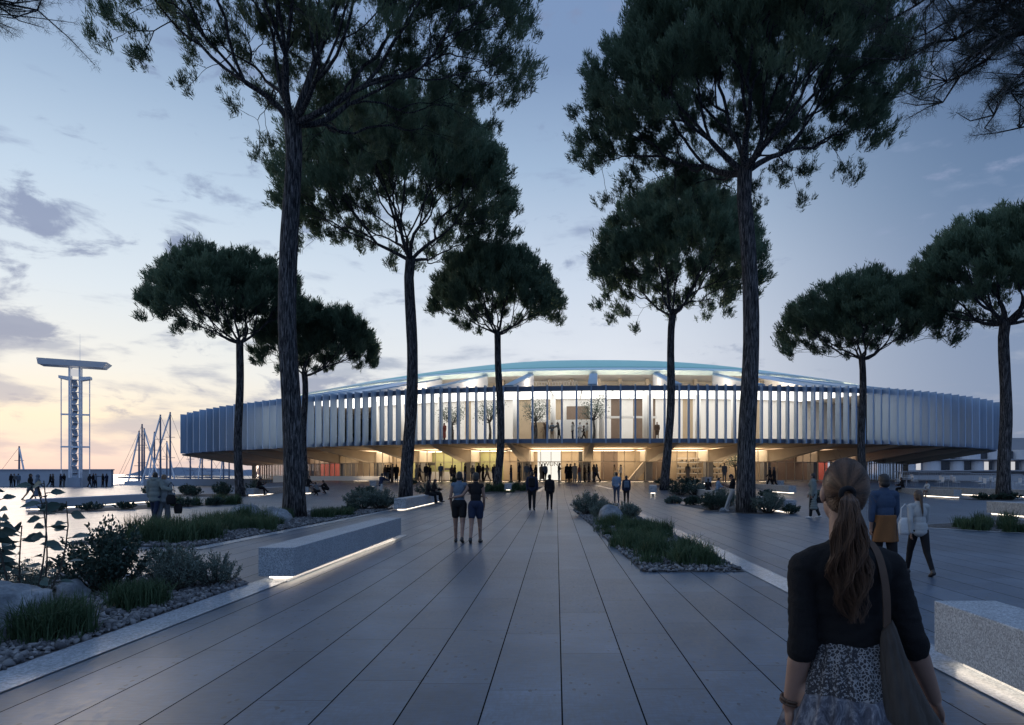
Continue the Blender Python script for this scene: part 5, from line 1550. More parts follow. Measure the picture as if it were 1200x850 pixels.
def arms(m, J, k=0.0, frac=1.0):
    for s in (-1, 1):
        S_, E, W_, d = J['arm%d' % s]
        m.cone(S_, E, .050 + k, .039 + k, 10)
        if frac > .5:
            q = E + (W_ - E) * min(1, (frac - .5) * 2)
            m.cone(E, q, .039 + k, .039 + (.027 - .039) * min(1, (frac - .5) * 2) + k, 10)
def legs(m, J, k=0.0, frac=1.0, flare=0.0):
    for s in (-1, 1):
        h, kn, an, fd = J['leg%d' % s]
        q = h + (kn - h) * min(1, frac * 2)
        m.cone(h, q, .088 + k, .088 + (.058 - .088) * min(1, frac * 2) + k, 12)
        if frac > .5:
            u = min(1, (frac - .5) * 2); q = kn + (an - kn) * u
            m.cone(kn, q, .055 + k, .055 - .019 * u + k + flare, 12)
            if u > .6:
                c = kn + (an - kn) * .3; back = Vector((0, -1, 0)); m.cone(c + back * .016, kn + (an - kn) * .45 + back * .012, .046 + k, .038 + k, 10)
def head_shapes(m, J):
    H, N = J['H'], J['N']; r_ = rotx(J['nod'])
    m.cone(N - J['t'] * .03, H + r_ @ Vector((0, -.02, -.06)), .056, .050, 12)
    m.ell(H + r_ @ Vector((0, -.008, .018)), (.074, .092, .098), 16, 12, r_)
    m.ell(H + r_ @ Vector((0, .022, -.045)), (.056, .066, .070), 14, 10, r_)
    m.cone(H + r_ @ Vector((0, .084, .012)), H + r_ @ Vector((0, .102, -.020)), .010, .014, 8)
    for s in (-1, 1): m.ell(H + r_ @ Vector((s * .074, -.008, -.005)), (.012, .020, .032), 8, 6, r_)
def body_mesh(pose, fem, voxel):
    J = skeleton(POSE[pose], fem); m = MB(); torso(m, J, 0, fem); arms(m, J); legs(m, J); head_shapes(m, J)
    ex = MB()
    for s in (-1, 1):
        S_, E, W_, d = J['arm%d' % s]; palm(m, W_, d, s); hand(ex, W_, d, s)
        h, kn, an, fd = J['leg%d' % s]
        m.cone(an + Vector((0, 0, -.02)) - fd * .03, an + fd * .14 + Vector((0, 0, -.045)), .036, .028, 10)
        r_ = rotx(J['nod']); ex.ell(J['H'] + r_ @ Vector((s * .030, .079, .010)), (.011, .008, .007), 8, 6, r_, mi=1)
    r_ = rotx(J['nod']); ex.ell(J['H'] + r_ @ Vector((0, .083, -.052)), (.022, .010, .007), 8, 6, r_, mi=2)
    return remesh(m, 'person', [SKIN, EYE, LIP], voxel, 3, ex)
def part_mesh(kind, pose, fem, voxel):
    J = skeleton(POSE[pose], fem); m = MB(); P_, t = J['P'], J['t']
    if kind in ('tee', 'long', 'tank', 'jacket', 'coat', 'parka', 'shirt'):
        k = {'tee': .012, 'long': .014, 'tank': .010, 'jacket': .030, 'coat': .034, 'parka': .055, 'shirt': .018}[kind]
        torso(m, J, k, fem, low=kind in ('jacket', 'coat', 'parka', 'shirt', 'long'))
        if kind == 'long' and not POSE[pose].get('sit') and pose != 'crouch':
            m.ell(P_ + Vector((0, 0, -.05)), (.172, .130, .10), 14, 10); m.ell(P_ + Vector((0, 0, .07)), (.160, .120, .12), 14, 10)
        if kind != 'tank': arms(m, J, k * .8, .45 if kind == 'tee' else (.74 if kind == 'shirt' else .96))
        if kind in ('coat', 'parka') and not POSE[pose].get('sit'):
            ln = .55 if kind == 'coat' else .18
            for i in range(7):
                u = i / 6; m.ell(P_ + Vector((0, 0, -ln * u)), (.185 + .02 * u, .14 + .03 * u, .09), 16, 8)
        if kind == 'parka': m.ell(J['N'] + Vector((0, -.07, .02)), (.11, .075, .07), 12, 8)
        if kind == 'tank': m = MB(); torso(m, J, k, fem, True)
    elif kind in ('trousers', 'jeans', 'shorts', 'wide', 'leggings'):
        k = {'trousers': .018, 'jeans': .012, 'shorts': .020, 'wide': .032, 'leggings': .006}[kind]
        m.ell(P_ + Vector((0, 0, .0)), ((.160 if fem else .152) + k, .114 + k, .125 + k * .6), 14, 10)
        legs(m, J, k, .30 if kind == 'shorts' else (.86 if kind == 'wide' else .97), .03 if kind == 'wide' else 0)
    elif kind == 'tied':
        m.loft([[(P_.x + (.182 + .02 * u + .012 * math.sin(5 * a + 3 * u)) * math.cos(a), P_.y - .01 + (.138 + .016 * u + .012 * math.sin(5 * a + 3 * u)) * math.sin(a), P_.z + .13 - .42 * u) for a in np.linspace(0, 6.2832, 41)[:-1]] for u in np.linspace(0, 1, 8)])
        m.cone(P_ + Vector((0, .14, .08)), P_ + Vector((.03, .17, -.12)), .03, .022)
    elif kind == 'shoes':
        for s in (-1, 1):
            h, kn, an, fd = J['leg%d' % s]
            m.cone(an + Vector((0, 0, -.035)) - fd * .035, an + fd * .15 + Vector((0, 0, -.045)), .046, .036, 10)
            m.cone(an + Vector((0, 0, .01)), an + Vector((0, 0, -.03)), .044, .046, 10)
    elif kind.startswith('hair'):
        H = J['H']; r_ = rotx(J['nod'])
        m.ell(H + r_ @ Vector((0, -.022, .032)), (.083, .092, .098), 16, 12, r_)
        m.ell(H + r_ @ Vector((0, -.045, -.02)), (.078, .066, .072), 12, 10, r_)
        if kind == 'hair_thick': m.ell(H + r_ @ Vector((0, -.012, .055)), (.087, .098, .082), 14, 10, r_)
        if kind == 'hair_long':
            m.cone(H + r_ @ Vector((0, -.06, -.02)), J['N'] + Vector((0, -.12, -.10)), .070, .055, 12); m.cone(J['N'] + Vector((0, -.12, -.10)), J['N'] + Vector((0, -.125, -.20)), .055, .02, 10)
        if kind == 'hair_tail': m.cone(H + r_ @ Vector((0, -.11, .02)), J['N'] + Vector((.01, -.15, -.14)), .035, .018, 10); m.cone(J['N'] + Vector((.01, -.15, -.14)), J['N'] + Vector((.015, -.145, -.24)), .02, .006, 8)
        if kind == 'hair_bun': m.ell(H + r_ @ Vector((0, -.075, .085)), (.045, .045, .045), 10, 8)
    elif kind == 'hood':
        H = J['H']; r_ = rotx(J['nod']); m.ell(H + r_ @ Vector((0, -.02, .01)), (.098, .108, .125), 16, 12, r_); m.cone(J['N'], H, .10, .085, 12)
    me = remesh(m, kind, [CM['black']], voxel, 3)
    return me
CACHE = {}
PART_NAME = {'tee': 'top', 'long': 'sweater', 'tank': 'top', 'jacket': 'jacket', 'coat': 'coat', 'parka': 'parka', 'shirt': 'shirt', 'trousers': 'trousers', 'jeans': 'jeans', 'shorts': 'shorts', 'wide': 'trousers', 'leggings': 'leggings', 'tied': 'tied_jacket', 'shoes': 'shoes', 'hood': 'hood'}
def person(loc, heading, pose, label, top=('long', 'black'), bottom=('trousers', 'black'), hair=('hair', 'dark'), fem=False, h=1.72, group=None, vox=.024, shoes='dark', extra=()):
    """heading in degrees: 0 faces away from the viewer, 90 to the left, -90 to the right, 180 towards the viewer"""
    k = ('body', pose, fem, vox)
    if k not in CACHE: CACHE[k] = body_mesh(pose, fem, vox)
    b = bpy.data.objects.new('person', CACHE[k]); link(b)
    s_ = h / 1.72; b.scale = (s_,) * 3; b.location = loc; b.rotation_euler = (0, 0, R(heading)); tag(b, label, 'person', group)
    items = [(top[0], CM[top[1]]), (bottom[0], CM[bottom[1]]), (hair[0], HAIRM[hair[1]] if hair[1] in HAIRM else CM[hair[1]]), ('shoes', SHOEW if shoes == 'white' else SHOE)] + [(e[0], CM[e[1]]) for e in extra]
    for kind, mat in items:
        k = (kind, pose, fem, vox)
        if k not in CACHE: CACHE[k] = part_mesh(kind, pose, fem, vox)
        nm = PART_NAME.get(kind, 'hair')
        c = bpy.data.objects.new(nm, CACHE[k]); link(c, b)
        c.material_slots[0].link = 'OBJECT'; c.material_slots[0].material = mat
    return b
def pp(px, d, z=None):
    x = (px - VX) / FOC * d
    return (x, d, gz(x, d) if z is None else z)
# middle distance
person(pp(538, 16.5), 2, 'armround_r', 'woman in a pale backless top and black shorts, arm round her friend', ('tank', 'slate'), ('shorts', 'black'), ('hair_bun', 'dark'), True, 1.73, None, .011)
person(pp(557.5, 16.4), -2, 'armround_l', 'woman in a black strappy top and dark shorts, being held round the waist', ('tank', 'black'), ('shorts', 'navy'), ('hair_thick', 'dark'), True, 1.70, None, .011)
person(pp(623.5, 31.4), 0, 'stroll', 'man in dark clothes with a backpack walking to the entrance', ('jacket', 'navy'), ('trousers', 'black'), ('hair', 'dark'), False, 1.80, None, .016)
person(pp(644, 31.8), 0, 'walk2', 'woman in a loose black jacket walking beside the man with the backpack', ('jacket', 'black'), ('leggings', 'black'), ('hair_thick', 'dark'), True, 1.68, None, .016)
person(pp(722.5, 39.5), 0, 'stroll', 'man in a light blue shirt walking away past the middle planter', ('shirt', 'lightblue'), ('jeans', 'denim'), ('hair', 'dark'), False, 1.78, None, .018)
person(pp(734, 36.0), -4, 'stroll', 'woman with a blue backpack walking beside the man in light blue', ('jacket', 'navy'), ('leggings', 'black'), ('hair', 'dark'), True, 1.60, None, .018)
person(pp(181.5, 23.4), -4, 'armround_r', 'man in a grey-green parka holding his companion', ('parka', 'greygreen'), ('trousers', 'navy'), ('hair', 'dark'), False, 1.74, None, .013)
person(pp(192, 23.6), 4, 'armround_l', 'woman in a pale parka carrying bags, held by the man in the parka', ('parka', 'palegrey'), ('wide', 'grey'), ('hair_bun', 'fair'), True, 1.66, None, .013)
person(pp(35, 43.0), -62, 'walk', 'man in a black jacket and shorts strolling past the long low grey bench', ('jacket', 'black'), ('shorts', 'grey'), ('hair', 'dark'), False, 1.76, None, .02)
person(pp(43.5, 42.6), -58, 'walk2', 'person in a grey coat strolling beside the man in shorts', ('coat', 'slate'), ('trousers', 'black'), ('hood', 'slate'), True, 1.70, None, .02)
person((-6.98, 36.9, 0), -82, 'sit', 'person in black sitting on the ribbed bench, leaning to a companion', ('jacket', 'black'), ('trousers', 'black'), ('hair_long', 'dark'), True, 1.70, None, .018)
person((-6.98, 38.6, 0), -70, 'sit', 'person in a long black dress on the ribbed bench, farther from the near end', ('jacket', 'black'), ('wide', 'black'), ('hair_thick', 'dark'), True, 1.68, None, .018)
person(pp(446, 46.5), -30, 'reach', 'person in a dark blue top stretching arms beyond the round bushes', ('long', 'navy'), ('jeans', 'pale'), ('hair', 'dark'), False, 1.76, None, .02)
person((-22.75, 52.0, gz(-22.75, 52)), -80, 'sitcross', 'lone person in black sitting cross-legged on a pale bench with a phone', ('long', 'black'), ('trousers', 'black'), ('hair', 'dark'), False, 1.74, None, .02)
person(pp(361, 54), -110, 'sit', 'person in shorts sitting on a small block, talking to two crouching people', ('long', 'black'), ('shorts', 'black'), ('hair', 'dark'), False, 1.72, None, .02)
bench(-19.72, 53.6, 54.6, 'small pale block seat by the crouching pair')
person(pp(373, 51.5), 60, 'crouch', 'crouching person in dark grey facing the seated one in shorts', ('long', 'grey'), ('trousers', 'black'), ('hair', 'dark'), False, 1.66, None, .02)
person(pp(384, 53.5), 95, 'crouch', 'crouching person in black, closer to the round bushes', ('long', 'black'), ('trousers', 'black'), ('hair', 'dark'), False, 1.72, None, .02)
person((7.78, 30.2, 0), 82, 'lean_back', 'person in a black tee and light trousers leaning on the tall pine', ('tee', 'black'), ('jeans', 'pale'), ('hair_thick', 'dark'), False, 1.72, None, .014, 'white').rotation_euler = (R(1), R(9), R(82))
person((10.35, 46.6, 0), -20, 'sit', 'seated woman in black with long dark hair, on the bench of readers', ('long', 'black'), ('trousers', 'black'), ('hair_long', 'dark'), True, 1.68, None, .018)
person((10.45, 44.4, 0), -80, 'sit', 'seated man in a pale blue shirt reading a book', ('shirt', 'lightblue'), ('jeans', 'denim'), ('hair', 'dark'), False, 1.76, None, .018)
person(pp(953, 25.6), 62, 'stroll', 'person in a long grey-green coat standing alone on the dark paving', ('coat', 'greygreen'), ('trousers', 'black'), ('hair', 'dark'), True, 1.70, None, .014, 'white')
person(pp(1036.5, 10.4), 4, 'stroll', 'man in a blue rolled-sleeve shirt with a rust jacket tied at his hips', ('shirt', 'blue'), ('trousers', 'black'), ('hair_thick', 'dark'), False, 1.66, None, .010, 'dark', (('tied', 'orange'),))
person(pp(1077, 11.2), -2, 'walk', 'girl in a white sweater and black trousers with a long dark ponytail', ('long', 'pale'), ('leggings', 'black'), ('hair_tail', 'brown'), True, 1.44, None, .010)
person((26.6, 52.4, 0), 75, 'sit', 'dark figure sitting at the far end of the long white bench', ('jacket', 'black'), ('trousers', 'black'), ('hair', 'dark'), False, 1.74, None, .02)
person((26.55, 48.8, 0), 120, 'sit', 'child in white clothes sitting on the long white bench', ('long', 'white'), ('shorts', 'pale'), ('hair', 'dark'), True, 1.45, None, .02)
person(pp(902.5, 55), 70, 'walk', 'first of two men in black striding before the dark glazing', ('jacket', 'black'), ('trousers', 'black'), ('hair', 'dark'), False, 1.78, None, .02)
person(pp(907.5, 54.4), 70, 'walk2', 'second man in black striding just behind the first', ('jacket', 'black'), ('trousers', 'black'), ('hair', 'dark'), False, 1.80, None, .02)
# harbour side groups
HG = 'strollers along the harbour wall'
for px, d, hd, po, tx, tp, bt in ((13, 89, 90, 'stand', 'dark figure by the harbour wall, first of the huddle at the picture border', 'black', 'black'), (16.8, 89.5, -80, 'talk', 'figure by the harbour wall facing the one at the picture border', 'grey', 'black'), (21.5, 90, 20, 'stand', 'figure in grey at the edge of the huddle by the harbour wall', 'slate', 'grey'),
        (58.8, 89, -60, 'walk', 'walker in black by the harbour wall, left of the tower, ahead of a coated one', 'black', 'black'), (62, 89.3, -60, 'stroll', 'coated walker behind the walker in black, left of the tower', 'brown', 'black'), (71, 88.5, -70, 'stand', 'slim dark figure just left of the tower posts', 'navy', 'black'), (75, 88.8, 80, 'talk', 'figure standing inside the outline of the tower legs', 'black', 'grey'),
        (105, 86.5, -20, 'walk', 'striding figure right of the tower, back to the wall', 'black', 'black'), (109.5, 87, -90, 'stand', 'dark figure next to the pointing one', 'black', 'navy'), (112.2, 86.6, -70, 'point', 'figure pointing out to the boats', 'slate', 'black'), (120.5, 88, -80, 'stand', 'dark figure by the end of the harbour wall, facing a companion', 'black', 'black'), (125, 88.2, 80, 'talk', 'last figure at the end of the harbour wall', 'navy', 'black')):
    person(pp(px, d, 0), hd, po, tx, ('jacket', tp), ('trousers', bt), ('hair', 'dark'), False, 1.76, HG)
# the crowd at the doors
rs = random.Random(77)
CRG = 'crowd in front of the lit doors'
tops = ['black', 'black', 'navy', 'grey', 'brown', 'tan', 'slate', 'pale', 'red', 'white']
names = {'black': 'black', 'navy': 'navy', 'grey': 'grey', 'brown': 'brown', 'tan': 'tan', 'slate': 'slate', 'pale': 'pale', 'red': 'dull red', 'white': 'white'}
def crowd(lst, where, dd, z=None, group=CRG):
    for k, it in enumerate(lst):
        px, po, tp, hd = it[:4]; d = dd + (it[4] if len(it) > 4 else rs.uniform(-3.2, .6))
        fem = rs.random() < .45; coat = rs.choice(['long', 'jacket', 'jacket', 'coat', 'shirt']) if po not in ('sit',) else 'jacket'
        how = {'stand': 'standing', 'talk': 'talking', 'phone': 'looking at a phone', 'walk': 'walking', 'walk2': 'walking', 'stroll': 'strolling', 'sit': 'sitting', 'reach': 'reaching out', 'point': 'pointing'}[po]
        nth = ['first', 'second', 'third', 'fourth', 'fifth', 'sixth', 'seventh', 'eighth', 'ninth', 'tenth', 'eleventh', 'twelfth', 'thirteenth', 'fourteenth', 'fifteenth', 'sixteenth'][k]
        person(pp(px, d, z), hd, po, 'person in %s %s %s, %s from the left' % (names[tp], how, where, nth), (coat, tp), (rs.choice(['trousers', 'jeans']), rs.choice(['black', 'navy', 'grey', 'denim', 'tan', 'brown'])), (rs.choice(['hair', 'hair_long', 'hair_thick']) if fem else 'hair', rs.choice(['dark', 'dark', 'brown'])), fem, rs.uniform(1.62, 1.82), group)
crowd([(608.5, 'stand', 'navy', 90), (617.5, 'stand', 'grey', 10, -1.6), (622, 'talk', 'navy', -100), (628, 'stand', 'black', 60), (635, 'walk', 'tan', 20), (638.5, 'walk2', 'slate', 10), (655, 'phone', 'black', -85, -2.2), (664.5, 'stand', 'black', 40, -2), (668.5, 'talk', 'black', 120, -2), (673.5, 'stand', 'tan', 170), (679, 'stand', 'red', 60), (685, 'talk', 'brown', -90), (690, 'stand', 'black', 100, -1), (696, 'talk', 'brown', -60), (699.5, 'walk', 'grey', 80)], 'before the sign', 65.0)
crowd([(451.5, 'stand', 'brown', 60), (454.5, 'talk', 'black', -60), (457.5, 'stand', 'black', 0), (460, 'talk', 'brown', 120), (464.5, 'stand', 'black', 30)], 'by the left shopfront', 67.5)
crowd([(488, 'walk', 'tan', -60), (491.5, 'walk', 'grey', -70), (499.5, 'stand', 'black', 10), (503.5, 'stand', 'black', -20), (516.5, 'talk', 'slate', 0), (529.5, 'stand', 'brown', 30), (533, 'talk', 'black', 90), (545, 'stand', 'black', -90), (554, 'stand', 'grey', 0, 1.2), (561, 'stand', 'black', 20, -1.6), (566, 'talk', 'black', 120), (571, 'walk', 'grey', 70), (579, 'stand', 'navy', 10), (599, 'stand', 'navy', 80)], 'before the lit cafe', 66.0)
crowd([(720, 'talk', 'tan', -80), (727.5, 'talk', 'white', 90), (806, 'stand', 'tan', 0), (849, 'stand', 'grey', 170)], 'along the shelves side', 67.5)
UG = 'visitors inside the glazed upper floor'
crowd([(520.5, 'stand', 'red', 150), (625.5, 'stand', 'brown', 170), (637.5, 'talk', 'tan', 120), (640.5, 'stand', 'brown', 180), (647, 'phone', 'slate', 160), (655, 'reach', 'grey', 80), (671, 'stand', 'pale', 90), (679.5, 'phone', 'white', 180), (684.5, 'walk', 'black', 90), (687.8, 'talk', 'pale', 100), (770, 'stand', 'brown', 170), (785.5, 'talk', 'black', 90)], 'upstairs behind the glass', 65.5, ZU, UG)
# things people carry
def bag(loc, size, label, mat='black', strap=.3, rz=0):
    e = empty('bag', loc, rz, label, 'bag'); m = MB(); rings = []
    for i in range(7):
        t = i / 6; f = (.86 + .2 * math.sin(t * math.pi)) * (1 - .25 * max(0, t - .7) / .3)
        rings.append([(size[0] / 2 * f * math.copysign(abs(math.cos(a)) ** .6, math.cos(a)), size[1] / 2 * f * math.copysign(abs(math.sin(a)) ** .6, math.sin(a)), size[2] * t) for a in np.linspace(0, 2 * math.pi, 17)[:-1]])
    m.loft(rings); m.build('pouch', CM[mat], e, True)
    m = MB(); m.tube([(-size[0] * .36, 0, size[2] * .94), (-size[0] * .3, 0, size[2] + strap * .7), (0, 0, size[2] + strap), (size[0] * .3, 0, size[2] + strap * .7), (size[0] * .36, 0, size[2] * .94)], .012, 6); m.build('strap', CM[mat], e)
bag((-13.18, 23.35, .62), (.30, .16, .34), 'black shoulder bag on the woman in the pale parka', 'black', .42)
bag((-13.02, 23.5, .30), (.26, .12, .34), 'dark carrier bag held low by the woman in the pale parka', 'black', .12)
bag((9.86, 25.5, .58), (.30, .13, .22), 'black handbag of the person in the long coat', 'black', .14)
bag((5.72, 11.2, .66), (.20, .08, .28), 'white tote bag on the shoulder of the girl in white', 'white', .22)
def backpack(loc, label, mat, s=1.0, rz=0):
    e = empty('backpack', loc, rz, label, 'backpack'); m = MB(); m.box((0, 0, 0), (.30 * s, .16 * s, .42 * s)); m.build('pack', CM[mat], e, bevel=.05)
    m = MB(); m.box((0, -.10 * s, -.08 * s), (.22 * s, .06 * s, .20 * s)); m.build('pocket', CM[mat], e, bevel=.02)
    m = MB()
    for s_ in (-1, 1): m.tube([(s_ * .10, .06, .2 * s), (s_ * .11, .15, .24 * s), (s_ * .12, .24, .12 * s)], .02, 6)
    m.build('strap', CM['black'], e)
x = pp(623.5, 31.4); backpack((x[0], x[1] - .20, 1.28), 'dark backpack of the man walking to the entrance', 'black')
x = pp(734, 36.0); backpack((x[0], x[1] - .18, 1.12), 'blue and white patterned backpack of the walking woman', 'slate', .9)
bk = empty('book', (10.98, 44.45, .93), 0.2, 'open book held by the seated man in pale blue', 'book')
m = MB(); m.hexa([(-.14, -.1, .03), (0, -.1, 0), (0, .1, 0), (-.14, .1, .03)], [(-.14, -.1, .045), (0, -.1, .02), (0, .1, .02), (-.14, .1, .045)]); m.hexa([(0.002, -.1, 0), (.14, -.1, .03), (.14, .1, .03), (0.002, .1, 0)], [(0.002, -.1, .02), (.14, -.1, .045), (.14, .1, .045), (0.002, .1, .02)]); m.build('pages', CM['white'], bk)
# ------------------------------------------------------------------ the woman in front
WD = 2.3; WX = (990 - VX) / FOC * WD
def V3(x, y, z): return Vector((x, y, z))
def front_woman():
    Hc = V3(0, .012, 1.592)
    A = {-1: (V3(-.138, 0, 1.338), V3(-.152, -.03, 1.095), V3(-.180, .015, .865)), 1: (V3(.150, 0, 1.338), V3(.205, -.035, 1.105), V3(.318, .03, .885))}
    LG = {-1: (V3(-.085, 0, .90), V3(-.09, .10, .48), V3(-.09, .0, .08)), 1: (V3(.10, 0, .90), V3(.10, -.06, .48), V3(.10, -.24, .12))}
    def tors(m, k):
        m.ell((.012, .0, .93), (.155 + k, .118 + k, .13 + k), 18, 12)
        m.ell((.012, .0, 1.09), (.112 + k, .090 + k, .15 + k), 18, 12)
        m.ell((.008, .005, 1.245), (.132 + k, .100 + k, .17 + k), 18, 12)
        m.ell((.005, -.015, 1.33), (.140 + k, .085 + k, .085 + k), 18, 12)
        m.cone((-.128, -.005, 1.338), (.0, -.006, 1.372), .050 + k, .060 + k, 14); m.cone((.138, -.005, 1.338), (.0, -.006, 1.372), .050 + k, .060 + k, 14)
        m.cone((0, -.008, 1.36), (0, -.005, 1.43), .080 + k, .052 + k, 14)
        for s in (-1, 1): m.ell((s * .065 + .005, .085, 1.235), (.056 + k, .055 + k, .056 + k), 12, 8)
    m = MB(); tors(m, 0); ex = MB()
    m.cone((0, -.005, 1.40), (0, .0, 1.54), .052, .050, 14)
    m.ell(Hc + V3(0, -.006, .02), (.067, .086, .090), 20, 14); m.ell(Hc + V3(0, .03, -.045), (.052, .062, .066), 16, 10)
    m.cone(Hc + V3(0, .088, .012), Hc + V3(0, .106, -.02), .009, .013, 10)
    for s in (-1, 1):
        m.ell(Hc + V3(s * .070, -.002, -.01), (.010, .018, .030), 10, 8)
        a, b, c = A[s]; m.cone(a, b, .043, .037, 14); m.cone(b, b + (c - b) * .35, .037, .037, 14); m.cone(b + (c - b) * .3, c, .038, .0245, 14)
        d = (c - b).normalized(); d = (d + V3(0, .12, -.4)).normalized(); palm(m, c, d, s); hand(ex, c, d, s, 1.0, .55, 10)
        h, k_, an = LG[s]; m.cone(h, k_, .085, .055, 14); m.cone(k_, an, .052, .034, 14); m.cone(an + V3(0, -.03, -.03), an + V3(0, .14, -.05), .034, .028, 10)
        ex.ell(Hc + V3(s * .029, .078, .008), (.011, .008, .007), 8, 6, mi=1)
    ex.ell(Hc + V3(0, .088, -.052), (.022, .010, .007), 8, 6, mi=2)
    b = bpy.data.objects.new('person', remesh(m, 'person', [SKIN, EYE, LIP], .0065, 4, ex)); link(b)
    b.location = (WX, WD, 0); tag(b, 'large woman seen from behind with a long ponytail, black top and patterned skirt', 'person')
    b['label'] = 'woman seen from behind with a long wavy ponytail, black top and patterned skirt'
    # black top with elbow sleeves
    m = MB(); k = .009
    for c, r in (((.012, 0, 1.115), (.118, .094, .075)), ((.012, 0, 1.15), (.118, .095, .12)), ((.008, .005, 1.245), (.132, .100, .17)), ((.005, -.015, 1.33), (.140, .085, .085))):
        m.ell(c, tuple(x + k for x in r), 18, 12)
    m.cone((-.128, -.005, 1.338), (.0, -.006, 1.372), .050 + k, .060 + k, 14); m.cone((.138, -.005, 1.338), (.0, -.006, 1.372), .050 + k, .060 + k, 14); m.cone((0, -.006, 1.36), (0, -.006, 1.388), .080 + k, .068, 14)
    for s in (-1, 1):
        a, b_, c = A[s]; m.ell((s * .065 + .005, .085, 1.235), (.056 + k,) * 3, 12, 8); m.cone(a, b_, .044 + k, .038 + k, 14); m.cone(b_, b_ + (c - b_) * .14, .039 + k, .039 + k, 14)
    t_ = NT('black_knit'); n_ = t_.noise(t_.coord('Object', (60, 60, 220)), 3, 3); n2_ = t_.noise(t_.coord('Object', (7, 7, 3)), 3, 4)
    t_.base(t_.mix(n_, (.007, .007, .008, 1), (.015, .015, .017, 1))); t_.rough(.9); t_.b.inputs['Specular IOR Level'].default_value = .2; t_.bump(t_.math('ADD', n_, t_.math('MULTIPLY', n2_, 2.0)), .5, .012)
    tm = remesh(m, 'top', [t_.m], .0065, 3)
    for v in tm.vertices:       # creases pulled across the back and round the sleeves
        c_ = v.co; s_ = 1 if c_.x > 0 else -1
        f_ = abs(mnoise.noise(Vector((c_.x * 9 + c_.z * 7 * s_, c_.y * 5, c_.z * 24 - c_.x * 10 * s_)))) + .5 * abs(mnoise.noise(Vector((c_.x * 22, c_.y * 12, c_.z * 46 + 4))))
        v.co = c_ + v.normal * (.007 * (f_ - .25))
    o = bpy.data.objects.new('top', tm); link(o, b)
    # skirt: gathered, lace band above a dyed flounce
    def skirt_ring(z, rx, ry, amp, n=120, ph=0.0):
        return [( .014 + (rx + amp * math.sin(17 * a + ph + 2 * math.sin(3 * a))) * math.cos(a), (ry + amp * math.sin(17 * a + ph + 2 * math.sin(3 * a))) * math.sin(a), z + .006 * math.sin(5 * a)) for a in np.linspace(0, 2 * math.pi, n + 1)[:-1]]
    t_ = NT('lace_cloth'); co_ = t_.coord('Object')
    vo = t_.add('ShaderNodeTexVoronoi', feature='DISTANCE_TO_EDGE'); vo.inputs['Scale'].default_value = 90; t_.l(co_, vo.inputs['Vector'])
    n1 = t_.noise(co_, 120, 3, .7); n2 = t_.noise(t_.coord('Object', (8, 8, 3)), 1.6, 2)
    lace = t_.math('LESS_THAN', vo.outputs[0], .10); dots = t_.math('GREATER_THAN', n1, .55)
    sel = t_.ramp(n2, [(.46, g(0)), (.5, g(1))])
    f_ = t_.mix(sel, dots, lace)
    t_.base(t_.mix(f_, (.025, .025, .03, 1), (.24, .24, .25, 1))); t_.rough(.9); t_.bump(f_, .4, .003); LACE = t_.m
    t_ = NT('dyed_cloth'); co_ = t_.coord('Object', (1, 1, .55)); n1 = t_.noise(co_, 26, 7, .7, 1.4); n2 = t_.noise(co_, 7, 4, .6, .5)
    c_ = t_.ramp(n1, [(.34, (.03, .033, .045, 1)), (.5, (.085, .09, .115, 1)), (.62, (.22, .225, .25, 1))]); t_.base(t_.mix(.5, c_, t_.ramp(n2, [(.35, g(.4)), (.65, g(1.3))]), 'MULTIPLY')); t_.rough(.9); t_.bump(n1, .3, .004); DYE = t_.m
    m = MB(); m.loft([skirt_ring(1.095, .120, .098, .0015), skirt_ring(1.06, .131, .110, .0025), skirt_ring(1.0, .153, .130, .004), skirt_ring(.935, .170, .150, .006)], cap=False)
    o = m.build('skirt_lace_band', LACE, b, True)
    m = MB(); m.loft([skirt_ring(.938, .166, .146, .005), skirt_ring(.915, .178, .158, .010), skirt_ring(.80, .215, .195, .016, ph=.4), skirt_ring(.60, .275, .25, .024, ph=.9), skirt_ring(.42, .32, .29, .032, ph=1.2)], cap=False)
    m.build('skirt_flounce', DYE, b, True)
    # hair: cap plus combed strands gathered at a tie, then the tail
    hr = NT('chestnut_hair'); at_ = hr.add('ShaderNodeAttribute', attribute_name='tone')
    hr.base(hr.mix(at_.outputs['Fac'], (.030, .016, .010, 1), (.155, .085, .050, 1))); hr.rough(.42); hr.b.inputs['Specular IOR Level'].default_value = .35; HM = hr.m
    m = MB(); m.ell(Hc + V3(0, -.020, .012), (.0695, .086, .099), 28, 20)
    hb = remesh(m, 'hair', [HM], .006, 3); at = hb.attributes.new('tone', 'FLOAT', 'POINT'); at.data.foreach_set('value', np.full(len(hb.vertices), .25, np.float32))
    hair = bpy.data.objects.new('hair', hb); link(hair, b)
    rng = np.random.default_rng(4)
    Vs, Fs, Ts = [], [], []; cnt = 0
    def strand(pts, r, tone):
        nonlocal cnt
        pts = np.asarray(pts); k = len(pts); tg = np.gradient(pts, axis=0); tg /= np.linalg.norm(tg, axis=1, keepdims=True) + 1e-9
        u = np.cross(tg, [0.3, 1, .2]); u /= np.linalg.norm(u, axis=1, keepdims=True) + 1e-9; w = np.cross(tg, u)
        rr_ = r * np.minimum(1, np.linspace(2.4, .25, k))
        for an in (0, 2.094, 4.189): Vs.append(pts + (u * math.cos(an) + w * math.sin(an)) * rr_[:, None])
        base = cnt
        for i in range(k - 1):
            for s_ in range(3):
                a_, b_ = base + s_ * k + i, base + ((s_ + 1) % 3) * k + i; Fs.append((a_, b_, b_ + 1, a_ + 1))
        cnt += 3 * k; Ts.append(np.full(3 * k, tone))
    cen = np.array(Hc + V3(0, -.020, .012)); rad = np.array([.0712, .0878, .1008])
